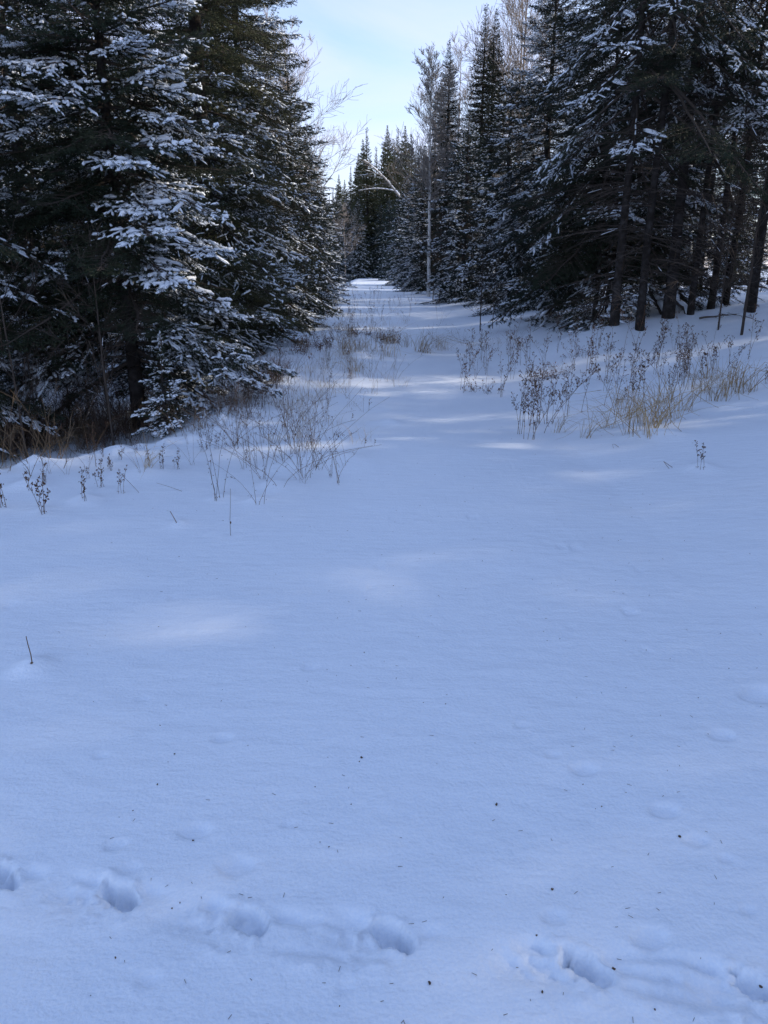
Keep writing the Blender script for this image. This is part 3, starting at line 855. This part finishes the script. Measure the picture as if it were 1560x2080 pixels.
for x, y, s, rz, p, lab in ((-4.2, 33, 0.76, 2.2, bareB, 'bare tree reaching crooked limbs into the sky past the left spruces'), (-4.4, 38, 0.95, 0.8, bareB, 'bare tree showing fine twigs above the left skyline gap'),
                       (-4.2, 84, 0.62, 1.8, bareB, 'thin bare tree at the far left of the trail end')):
    place_tree(p, 'bare_tree', lab, 'bare trees behind the left spruces', x, y, s, rz)
G_SAP = 'bare saplings under the birch'
sap = [bare_parts(dict(seed=30 + k, H=4.2, r=0.022, clear=0.2, n_limb=14, up=1.1, reach=0.4, order=2, twig=0.005, snow=0.15), M_TWIG, M_TWIG) for k in range(3)]
for k in range(16):
    place_tree(sap[k % 3], 'bare_sapling', 'thin bare sapling in the brown thicket under the birch', G_SAP, rnd.uniform(2.3, 4.6), rnd.uniform(34, 45), rnd.uniform(0.55, 1.1))
for k, (u, v, s, lab) in enumerate(((1458, 671, .62, 'thin bare sapling on the right bank, left of the two'), (1505, 681, .95, 'thin dark sapling on the right bank, right of the two'),
                                    (975, 672, .55, 'small bare sapling where the right bank meets the trail'), (90, 850, .55, 'bare sapling in the dark brush under the left edge spruce'),
                                    (1000, 668, .4, 'low bare sapling next to the bank end'))):
    x, y = ground_at(u, v)
    place_tree(sap[k % 3], 'bare_sapling', lab, 'lone bare saplings', x, y, s)
for k in range(7):
    x, y = -2.9 - 0.5 * rnd.random() - 0.3 * k, rnd.uniform(8.2, 12)
    place_tree(sap[k % 3], 'bare_sapling', 'thin bare sapling in front of the left snowy spruces', 'bare saplings before the left spruces', x, y, rnd.uniform(0.4, 0.75))

# leaning dead trees and poles
def leaning_pole(name, label, p0, p1, r, seed, limbs=8, snow=True, mat=M_TWIG, limb_len=1.2, bend=0.05):
    rng = np.random.default_rng(seed)
    p0, p1 = np.array(p0, float), np.array(p1, float)
    root = tag(link(name, None, None, tuple(p0)), label, 'fallen tree')
    t = np.linspace(0, 1, 9)
    d = p1 - p0
    L = np.linalg.norm(d)
    P = d[None] * t[:, None] + np.array([0, 0, 1.0]) * (bend * L * np.sin(t * np.pi))[:, None] + rng.normal(0, 0.006 * L, (9, 3)) * (t > 0)[:, None]
    tm, bm, sm = MB(), MB(), MB()
    rad = np.linspace(r, r * 0.3, 9)
    tube(tm, P, rad, 8)
    for k in range(limbs):
        f = rng.uniform(0.3, 1)
        b = np.array([np.interp(f, t, P[:, c]) for c in range(3)])
        dead_limb(bm, sm, rng, b, math.atan2(d[1], d[0]) + rng.normal(0, 0.8), limb_len * rng.uniform(0.4, 1.1), rng.uniform(-0.1, 0.6), r * 0.3, 8, 0.7)
    if snow:
        a0, a1 = P[:-1], P[1:]
        ln = np.linalg.norm(a1 - a0, axis=1)
        snow_blobs(sm, a0 + np.array([0, 0, 1]) * rad[:-1, None] * 0.8, unit(a1 - a0), ln, rad[:-1] * 2.0, rad[:-1] * 1.1, rng, 3, 5)
    link('trunk', tm.mesh('trunk', mat), root)
    if limbs:
        link('branches', bm.mesh('branches', mat), root)
    if sm.n:
        link('snow', sm.mesh('pole_snow', M_SNOW), root)
    return root

def pix_point(u, v, d):
    p = pix_ray(u, v)
    return np.array([0, 0, CAM_H]) + p * (d / p[1])
leaning_pole('fallen_tree', 'snow covered broken treetop leaning left above the end of the trail', pix_point(812, 400, 62), pix_point(740, 325, 60), 0.07, 1, 10, limb_len=2.4, mat=M_GREYBARE)
leaning_pole('fallen_tree', 'snow topped arching limb under the broken treetop', pix_point(800, 388, 61), pix_point(728, 388, 60), 0.035, 2, 6, limb_len=1.4, mat=M_GREYBARE, bend=0.06)
leaning_pole('fallen_tree', 'dead pole leaning between two trunks on the right bank', (*ground_at(1350, 640), gz(*ground_at(1350, 640)) - .05), pix_point(1265, 500, 21.5), 0.07, 3, 5)
leaning_pole('fallen_tree', 'short leaning dead stick against the thick trunk', (*ground_at(1398, 640), gz(*ground_at(1398, 640)) - .05), pix_point(1330, 590, 19), 0.05, 4, 3)
leaning_pole('fallen_tree', 'long bare limb leaning among the right trunks, snow lined', pix_point(1490, 420, 18), pix_point(1425, 270, 17), 0.045, 5, 4)
leaning_pole('fallen_tree', 'dark broken branch lying on the bank snow', (*ground_at(1420, 654), gz(*ground_at(1420, 654)) + .05), (ground_at(1495, 650)[0], ground_at(1495, 650)[1], gz(*ground_at(1495, 650)) + .08), 0.02, 6, 3, snow=False, bend=0.01, limb_len=.5)
leaning_pole('fallen_tree', 'dark broken branch on the bank below the big right spruce', (*ground_at(1135, 672), gz(*ground_at(1135, 672)) + .04), (ground_at(1178, 664)[0], ground_at(1178, 664)[1], gz(*ground_at(1178, 664)) + .1), 0.02, 7, 3, snow=False, bend=0.01, limb_len=.5)

# ================================================================== WEEDS, GRASS, BRUSH
def weed(seed, h, stems, heads=1.0, spread=0.25, blob=0.0058, twig=0.0020, leaves=0):
    rng = np.random.default_rng(seed)
    st, sd = MB(), MB()
    hp = []
    for s in range(stems):
        az = rng.uniform(0, 6.28)
        hh = h * rng.uniform(0.55, 1.0) if s else h
        tilt = abs(rng.normal(0, spread))
        n = 7
        t = np.linspace(0, 1, n)
        d = np.array([math.cos(az), math.sin(az), 0])
        P = np.array([rng.normal(0, 0.02), rng.normal(0, 0.02), -0.06]) + d * (hh * tilt * t ** 1.4)[:, None] + np.array([0, 0, 1]) * ((hh + .06) * t * (1 - 0.15 * tilt * t))[:, None] + rng.normal(0, 0.006, (n, 3)) * t[:, None]
        tube(st, P, np.linspace(twig * 1.35, twig * 0.7, n), 4)
        nb = int(rng.integers(7, 14) * heads)
        ts = rng.uniform(0.5, 1.0, nb)
        b = np.stack([np.interp(ts, t, P[:, c]) for c in range(3)], -1)
        a = rng.uniform(0, 6.28, nb)
        dd = unit(np.stack([np.cos(a), np.sin(a), rng.uniform(0.5, 1.6, nb)], -1))
        ln = hh * rng.uniform(0.06, 0.17, nb) * (1.25 - 0.5 * ts)
        e = b + dd * ln[:, None]
        segs(st, b, e, twig * 0.6, twig * 0.45)
        for _ in range(3):
            f = rng.uniform(0.45, 1.0, nb)
            q = b + dd * (ln * f)[:, None]
            d2 = unit(dd + rng.normal(0, 0.6, dd.shape) + np.array([0, 0, .3]))
            q2 = q + d2 * (hh * rng.uniform(0.015, 0.05, nb))[:, None]
            segs(st, q, q2, twig * 0.5, twig * 0.4)
            hp.append(q2)
        hp.append(e)
        for _ in range(leaves):
            f = rng.uniform(0.1, 0.7)
            q = np.array([np.interp(f, t, P[:, c]) for c in range(3)])
            hp.append((q + rng.normal(0, 0.012, 3))[None])
    hp = np.concatenate(hp) if hp else np.zeros((0, 3))
    m = len(hp)
    if m:
        o = np.array([[1, 0, 0], [-1, 0, 0], [0, 1, 0], [0, -1, 0], [0, 0, 1.2], [0, 0, -.9]])
        f = np.array([[0, 2, 4], [2, 1, 4], [1, 3, 4], [3, 0, 4], [2, 0, 5], [1, 2, 5], [3, 1, 5], [0, 3, 5]])
        V = hp[:, None] + o[None] * (blob * rng.uniform(0.6, 1.35, (m, 6, 1)))
        sd.add(V.reshape(-1, 3), (np.arange(m)[:, None, None] * 6 + f[None]).reshape(-1, 3))
    out = [('stem', st.mesh('weed_stems', M_WEED))]
    if m:
        out.append(('seed_head', sd.mesh('seed_heads', M_SEED)))
    return out

def tuft(seed, h, n, mat, lean=0.5, width=0.006, bend=0.5, base=0.06):
    rng = np.random.default_rng(seed)
    mb = MB()
    k = 6
    t = np.linspace(0, 1, k)
    w0 = rng.uniform(0, 6.28)
    for _ in range(n):
        az = w0 + rng.normal(0, 1.3)
        d = np.array([math.cos(az), math.sin(az), 0])
        hh = h * rng.uniform(0.35, 1.0)
        ln = abs(rng.normal(0, lean))
        bd = rng.uniform(0, bend)
        P = np.array([rng.normal(0, base), rng.normal(0, base), -0.05]) + d * (hh * (ln * t + bd * t ** 3))[:, None] + np.array([0, 0, 1]) * ((hh + .05) * (t - 0.45 * bd * t ** 3))[:, None]
        if rng.random() < 0.3:   # blade folded over
            kf = rng.integers(2, 5)
            P[kf:] = P[kf] + (P[kf:] - P[kf]) * np.array([1.4, 1.4, -0.9])
        s = unit(np.cross(d, [0, 0, 1]) + rng.normal(0, 0.6, 3))
        w = width * rng.uniform(0.6, 1.2) * np.array([1, 1, .95, .8, .55, .12])
        V = np.concatenate([P - s * w[:, None] / 2, P + s * w[:, None] / 2])
        i = np.arange(k - 1)
        mb.add(V, np.stack([i, i + 1, i + 1 + k, i + k], -1))
    return [('blades', mb.mesh('grass_blades', mat, False))]

def brush(seed, h, n, mat, leafy=0, spread=0.5, base=0.18, twig=0.0026):
    rng = np.random.default_rng(seed)
    st, lf = MB(), MB()
    lp = []
    for _ in range(n):
        az = rng.uniform(0, 6.28)
        p = np.array([rng.normal(0, base), rng.normal(0, base), -0.08])
        d = unit(np.array([math.cos(az) * spread * rng.random(), math.sin(az) * spread * rng.random(), 1.0]))
        hh = h * rng.uniform(0.4, 1.0)
        m = 6
        for k in range(m):
            d = unit(d + rng.normal(0, 0.16, 3) - np.array([0, 0, 0.03 * k]))
            q = p + d * hh / m
            segs(st, p, q, twig * (1.4 - k * .15), twig * (1.4 - (k + 1) * .15))
            if k > 0:
                c = rng.integers(1, 3)
                dd = unit(d[None] + rng.normal(0, 0.55, (c, 3)))
                e = p[None] + dd * (hh * rng.uniform(0.1, 0.3, c))[:, None]
                segs(st, np.repeat(p[None], c, 0), e, twig * 0.6, twig * 0.4)
                lp.append(e)
            p = q
    if leafy:
        lp = np.concatenate(lp)
        lp = lp[rng.random(len(lp)) < leafy]
        m = len(lp)
        a = unit(rng.normal(size=(m, 3))); b = unit(np.cross(a, rng.normal(size=(m, 3))))
        sz = rng.uniform(0.012, 0.028, (m, 1))
        V = np.stack([lp, lp + a * sz + b * sz * .5, lp + a * sz * 2, lp + a * sz - b * sz * .5], 1)
        lf.add(V.reshape(-1, 3), np.arange(m * 4).reshape(-1, 4))
    out = [('stem', st.mesh('brush_stems', mat))]
    if leafy:
        out.append(('leaves', lf.mesh('brush_leaves', M_RUST, False)))
    return out

W_BIG = [weed(400 + k, 0.66, 1 + k % 3, 1.15, 0.30, 0.0062, 0.0020, leaves=3) for k in range(9)]
W_SMALL = [weed(420 + k, 0.30, 3 + k % 2, 1.0, 0.25, 0.0050, 0.0018, leaves=4) for k in range(4)]
W_STALK = [weed(440 + k, 0.72, 2 + k % 4, 0.22, 0.75, 0.0042, 0.0014, leaves=4) for k in range(7)]
T_STRAW = [tuft(460 + k, 0.68, 24, M_STRAW, 0.55, 0.007, 0.9) for k in range(4)]
T_FINE = [tuft(470 + k, 0.50, 20, M_STRAW, 0.45, 0.0042, 0.6, 0.12) for k in range(3)]
B_DARK = [brush(480 + k, 0.8, 26, M_BRUSH) for k in range(3)]
B_TAN = [brush(486 + k, 0.62, 20, M_TAN, spread=0.7, twig=0.0022) for k in range(2)]
B_RUST = [brush(490 + k, 0.5, 18, M_BRUSH, leafy=0.7) for k in range(3)]

def put(parts, name, label, cat, group, u, v, s=1.0):
    x, y = ground_at(u, v, gz)
    return place_tree(parts, name, label, group, x, y, s, cat=cat)

# single weeds with a look of their own
G_W = 'dried weeds standing in the snow'
for k, (u, v, s, p, lab) in enumerate(((1424, 953, .78, W_SMALL[0], 'lone small dried weed with dark seed heads in the smooth snow at right'),
        (88, 1042, 1.05, W_SMALL[1], 'bushy dried weed nearest the left edge with reddish seed heads'), (168, 1018, .75, W_SMALL[2], 'small dried weed on a snow mound near the left edge'),
        (205, 990, .75, W_SMALL[3], 'small dried weed between two others at left'), (245, 1003, .68, W_SMALL[0], 'small round headed dried weed left of the long bent twig'),
        (12, 1030, .95, W_SMALL[2], 'dried weed cut by the left edge of the photo'), (54, 988, .75, W_BIG[0], 'tall dark dried stalk at the left edge'), (192, 950, .55, W_BIG[1], 'slim dried weed behind the small left weeds'),
        (1556, 780, .75, W_SMALL[1], 'dark dried weed cut by the right edge of the photo'), (1085, 872, .55, W_SMALL[3], 'fallen dark weed at the left foot of the right weed patch'))):
    put(p, 'dried_weed', lab, 'weed', G_W, u, v, s)

for k in range(30):
    u = rnd.uniform(60, 500)
    v = np.interp(u, [0, 250, 480], [938, 893, 868]) + rnd.uniform(6, 75)
    put(rnd.choice(W_SMALL + W_STALK[:3]), 'dried_weed', 'little dried weed stem near the drop at left, ' + ('left of the folded grass' if u < 290 else 'right of the folded grass'), 'weed', 'little stems along the left crest', u, v, rnd.uniform(.3, .65))
# the weed patch on the right bank
G_P = 'dried weeds of the patch on the right bank'
rw = random.Random(8)
for k in range(96):
    u = rw.triangular(930, 1565, 1320) if k % 3 else rw.uniform(930, 1150)
    lo = 905 - 0.26 * (u - 1050) if u > 1050 else 830
    v = rw.uniform(700, max(730, lo))
    if u < 1040:
        v = rw.uniform(720, 815)
    sc = rw.uniform(0.6, 1.12)
    lab = '%s seedy brown weed, %s of the right bank patch, %s' % ('short' if sc < .78 else 'tall' if sc > .97 else 'middling',
          'front' if v > 840 else 'back' if v < 765 else 'middle', 'its thin left end' if u < 1060 else 'left of the straw' if u < 1180 else 'among the straw' if u < 1400 else 'its right end')
    put(rw.choice(W_BIG), 'dried_weed', lab, 'weed', G_P, u, v, sc)
for u, v, s in ((1290, 880, 1.0), (1330, 870, 1.0), (1310, 860, .9), (1365, 850, .85), (1190, 890, .6), (1240, 870, .7), (1460, 815, .9), (1500, 800, .95), (1485, 790, .9), (1430, 800, .7), (1525, 795, .7), (1270, 850, .8),
                (1350, 820, .9), (1400, 790, .9), (1130, 880, .5), (1390, 835, .8), (1255, 820, .7), (1445, 770, .8), (1475, 805, .8), (1320, 885, .9), (1345, 862, .9)):
    put(rw.choice(T_STRAW), 'grass_tuft', 'tan dry grass tuft on the right bank, ' + ('small, left of the main clump' if u < 1230 else 'in the right clump by the photo edge' if u > 1420 else 'in the main front clump' if v > 845 else 'behind the main front clump'), 'grass tuft', 'dry grass tufts on the right bank', u, v, s)
for u, v, s in ((990, 798, .7), (1120, 765, .7), (1100, 770, .6), (1185, 725, .6)):
    put(rw.choice(B_RUST), 'leafy_shrub', 'rusty leaved low shrub at the back of the right weed patch', 'shrub', 'rusty shrubs on the right bank', u, v, s)

# bent stalks at the left, along the crest of the clearing
G_S = 'bent dry stalks at the crest of the snow'
for k in range(44):
    u = rw.triangular(400, 790, 560)
    v = rw.uniform(800, 985) if u < 720 else rw.uniform(770, 880)
    if u < 520:
        v = max(v, 905)
    put(rw.choice(W_STALK), 'dry_stalk', 'thin bent dry stalks at the left crest, %s, %s' % ('nearest row' if v > 930 else 'farthest row' if v < 860 else 'middle row', 'left end' if u < 520 else 'right end' if u > 640 else 'middle'), 'weed', G_S, u, v, rw.uniform(0.55, 1.0))
for u, v, s in ((440, 1015, .9), (525, 1025, .8), (575, 990, .9), (650, 955, .8), (700, 950, .55)):
    put(rw.choice(W_STALK), 'dry_stalk', 'thin bare stalks standing nearest in front of the left crest', 'weed', 'nearest bare stalks', u, v, s)
for k in range(34):
    put(rw.choice(T_FINE), 'grass_tuft', 'pale fine grass tuft at the left crest of the snow', 'grass tuft', 'fine grass at the left crest', rw.triangular(520, 780, 610), rw.uniform(730, 920), rw.uniform(0.4, .75))

put(T_STRAW[1], 'grass_tuft', 'folded tan grass standing alone at the left crest', 'grass tuft', None, 300, 950, .5)
# brown brush and grass at the foot of the left spruces and along the trail
G_B = 'dark brush at the foot of the left spruces'
for k in range(62):
    u = rw.uniform(-30, 640)
    e = np.interp(u, [-30, 0, 250, 480, 560, 640], [945, 938, 893, 868, 800, 715])
    v = e - rw.uniform(-6, 45)
    sc = rw.uniform(0.6, 1.15) * (1 if u < 400 else 0.8)
    lab = '%s reddish brown brush in the ditch %s' % ('low' if sc < .8 else 'tall' if sc > .98 else 'middling', 'at the left edge of the photo' if u < 130 else 'left of the little spruce seedling' if u < 270 else
          'around the little spruce seedling' if u < 400 else 'under the broad snowy spruce' if u < 520 else 'beside the trail past the broad snowy spruce')
    if rw.random() < 0.4:
        lab = lab.replace('reddish brown', 'tan brown')
        put(rw.choice(B_TAN), 'brush_clump', lab, 'brush', G_B, u, max(v, 690), sc)
    else:
        put(rw.choice(B_DARK), 'brush_clump', lab, 'brush', G_B, u, max(v, 690), sc)
for k in range(34):
    y = rw.uniform(8.5, 12.5)
    x = rw.uniform(-7.5, -3.0)
    place_tree(rw.choice(B_DARK), 'brush_clump', 'dark brush deep under the left spruces', 'deep brush under the left spruces', x, y, rw.uniform(0.7, 1.3), cat='brush')
G_M = 'weeds and grass along the left of the trail'
for k in range(70):
    u = rw.triangular(590, 860, 690)
    v = rw.uniform(650, 790)
    if u < np.interp(v, [640, 720, 800], [640, 600, 560]):
        continue
    p, n = rw.choice([(rw.choice(T_FINE), 'grass_tuft'), (rw.choice(W_BIG), 'dried_weed'), (rw.choice(W_STALK), 'dry_stalk'), (rw.choice(W_BIG), 'dried_weed')])
    put(p, n, {'grass_tuft': 'straw grass tuft in the overgrown strip left of the trail', 'dried_weed': 'dried weed in the overgrown strip left of the trail', 'dry_stalk': 'thin stalks in the overgrown strip left of the trail'}[n],
        'grass tuft' if n == 'grass_tuft' else 'weed', G_M + {'grass_tuft': ' (grass)', 'dried_weed': ' (weeds)', 'dry_stalk': ' (stalks)'}[n], u, v, rw.uniform(0.5, .95))
for u, v, s in ((725, 680, .8), (745, 682, .8), (780, 690, .8), (790, 697, .9), (700, 672, .6), (620, 712, .9), (640, 705, .8), (600, 720, .9), (680, 676, .6), (660, 708, .7)):
    put(rw.choice(B_RUST), 'leafy_shrub', 'low rusty shrub in the overgrown strip left of the trail', 'shrub', 'rusty shrubs left of the trail', u, v, s)
for k in range(24):
    put(rw.choice(T_STRAW + T_FINE), 'grass_tuft', 'tan grass tuft in the overgrown strip left of the trail', 'grass tuft', 'tan tufts left of the trail', rw.triangular(600, 850, 700), rw.uniform(655, 770), rw.uniform(.55, 1.0))
for u, v, s in ((855, 716, 1.05), (862, 717, .9), (848, 715, .9), (800, 698, .9), (790, 695, .9), (720, 715, .8), (705, 720, .9), (735, 712, .9), (825, 705, .8), (890, 712, .7), (905, 710, .6)):
    put(rw.choice(T_STRAW), 'grass_tuft', 'golden grass tuft standing at the middle of the trail', 'grass tuft', 'golden tufts on the trail', u, v, s)
for k in range(26):
    put(rw.choice(W_STALK + T_FINE), 'dry_stalk', 'thin dry stalks along the crest in the middle of the trail', 'weed', 'stalks on the middle crest', rw.uniform(870, 1060), rw.uniform(690, 716), rw.uniform(.4, .8))
for k in range(64):
    v = 580 + 90 * rw.random() ** 0.8
    c0, c1 = np.interp(v, [570, 620, 680], [705, 670, 640]), np.interp(v, [570, 620, 680], [780, 900, 980])
    put(rw.choice(W_STALK + W_BIG + T_FINE), 'dry_stalk', 'sparse dry stalk on the far part of the trail', 'weed', 'sparse stalks on the far trail', rw.triangular(c0, c1, c0 + .35 * (c1 - c0)), v, rw.uniform(.5, 1.0))['label'] = 'sparse dry stalk on the far trail, ' + ('farthest, near the crest' if v < 605 else 'midway to the crest' if v < 640 else 'nearest, past the golden tufts')
for u, v in ((640, 588), (660, 592), (670, 615), (655, 632), (645, 640)):
    put(rw.choice(T_FINE), 'grass_tuft', 'pale grass tuft at the far left trail edge', 'grass tuft', 'grass at the far left trail edge', u + 60, v, 1.0)

# lone sticks in the foreground
def stick(label, u, v, pts, r=0.0022, knob=None):
    x, y = ground_at(u, v, gz)
    mb = MB()
    P = np.array(pts, float)
    tube(mb, P, np.linspace(r, r * 0.7, len(P)), 5)
    if knob is not None:
        a = np.linspace(0, 1, 5)
        tube(mb, P[0] + (P[-1] - P[0]) * (knob + 0.05 * a[:, None]), r + 0.004 * np.sin(a * np.pi), 6)
    return tag(link('dry_stick', mb.mesh('dry_stick', M_WEED), None, (x, y, gz(x, y))), label, 'stick')
stick('upright dry stick with a knob poking from a small snow mound at left', 66, 1352, [(0, 0, -.03), (.001, 0, .04), (-.004, 0, .09), (-.006, 0, .125)], .0024, .18)
stick('short slanted stick poking from the snow near a small pit', 362, 1066, [(0, 0, -.02), (-.025, .01, .03), (-.05, .02, .075)], .003)
stick('lone upright stalk in smooth snow below the left stalks', 468, 1088, [(0, 0, -.02), (.004, 0, .10), (.012, .01, .21), (.018, .01, .30)], .0016, .3)
stick('small bent stem like an upturned V at right in the snow', 1358, 952, [(0.05, 0, -.01), (-.02, .02, .035), (-.035, .03, .045), (-.02, 0, .02), (.0, -.04, -.01)], .0022)
stick('little folded stem beneath the right weed patch', 1248, 910, [(0.06, 0, -.01), (0, .01, .03), (-.02, .0, .03), (-.015, -.03, -.01)], .0018)
stick('long bent twig leaning from the small left weeds', 282, 1003, [(0.02, 0, -.02), (-.06, .03, .06), (-.14, .06, .13)], .0016)
stick('faint thin stem lying on the snow at left', 370, 998, [(0.0, 0, 0), (-.1, .02, .03), (-.2, .05, .05)], .0014)

# brown scraps of leaf and seed lying on the snow
def scrap_mesh(seed, size):
    rng = np.random.default_rng(seed)
    n = 7
    a = np.linspace(0, 6.283, n, endpoint=False)
    rr = size * rng.uniform(0.55, 1.1, n)
    top = np.stack([np.cos(a) * rr, np.sin(a) * rr * 0.7, rng.uniform(0.1, 0.5, n) * size], -1)
    bot = top * np.array([.8, .8, 0]) - np.array([0, 0, size * .15])
    mb = MB()
    V = np.concatenate([top, bot, [[0, 0, size * .45], [0, 0, -size * .2]]])
    j = np.arange(n); j2 = (j + 1) % n
    mb.add(V, np.stack([j, j + n, j2 + n, j2], -1))
    mb.f.append((np.concatenate([np.stack([j, j2, np.full(n, 2 * n)], -1), np.stack([j2 + n, j + n, np.full(n, 2 * n + 1)], -1)]), 0))
    return mb.mesh('leaf_scrap', M_SCRAP)
SCR = [scrap_mesh(600 + k, 1.0) for k in range(5)]
big = {(735, 1540): 'brown folded leaf scrap in the middle of the snow, largest there', (1008, 1638): 'brown forked leaf scrap right of center below the bright patch', (1380, 1703): 'flat brown scrap at right with a tiny stem',
       (1122, 1808): 'oval brown scrap above the right hoof print', (873, 1999): 'curled brown leaf scrap at the bottom right of center', (1247, 1970): 'black pointed scrap beside the right hoof print',
       (1101, 2017): 'small orange brown scrap under the right hoof print', (1544, 2010): 'brown nut like scrap inside the rightmost hoof print', (1090, 1902): 'small brown curl left above the right hoof print',
       (235, 1946): 'dark round scrap at the lower left', (393, 1710): 'dark thin scrap under the left snow pit', (320, 1596): 'reddish round scrap left of the bright patch', (355, 1533): 'thin curled scrap above the reddish one'}
for k, ((u, v), lab) in enumerate(big.items()):
    x, y = ground_at(u, v, gz)
    tag(link('leaf_scrap', SCR[k % 5], None, (x, y, gz(x, y) + .001), (0, 0, k * 1.3), (.0062 if v not in (1902, 2017, 1596, 1533, 1710, 1946) else .0042)), lab, 'leaf scrap')
for k, (u, v) in enumerate(((965, 1510), (1184, 1594), (1222, 1640), (1209, 1646), (860, 1429), (799, 1191), (946, 1197), (1390, 1099), (1250, 1180), (1132, 1192), (1104, 1283), (740, 1326), (850, 1295), (1438, 1492), (1463, 1289),
        (214, 1291), (366, 1838), (350, 1848), (185, 2026), (690, 2045), (1330, 2055), (1028, 1820), (640, 1600), (270, 1648), (242, 1661), (713, 1634), (730, 1549), (666, 1539), (650, 1711), (668, 1722), (190, 1427), (325, 1474), (322, 1273),
        (612, 1092), (300, 1138), (364, 1131), (798, 1082), (1261, 1097), (1256, 1099), (1148, 1103), (962, 1097), (980, 1140), (1120, 1186), (1361, 1338), (1312, 1322), (1545, 1435), (1418, 1419), (905, 1430), (452, 1403), (713, 1353), (1480, 1360),
        (855, 1120), (890, 1050), (1040, 1075), (770, 975), (1180, 1000), (1320, 1025), (1470, 1005))):
    x, y = ground_at(u, v, gz)
    tag(link('debris_speck', SCR[k % 5], None, (x, y, gz(x, y)), (0, 0, k * 0.9), .0019 + .0002 * min(y, 8) + .0006 * (k % 3)), 'tiny dark speck of bark or seed lying on the snow', 'debris speck', 'dark specks on the snow')

# fallen needles and bark flakes scattered over the clearing: too many and too small to count
nm = MB()
nr = np.random.default_rng(77)
for _ in range(260):
    y = 1.2 + 8 * nr.random() ** 1.6
    x = nr.uniform(-0.5, 0.58) * y
    a, ln = nr.uniform(0, 6.28), nr.uniform(0.003, 0.008)
    d = np.array([math.cos(a), math.sin(a), nr.normal(0, .15)]) * ln
    p = np.array([x, y, gz(x, y) + 0.0012])
    segs(nm, p - d, p + d, 0.0006 + 0.0001 * y, 0.0005)
fn = link('fallen_needles', nm.mesh('fallen_needles', M_SCRAP))
fn['kind'] = 'stuff'
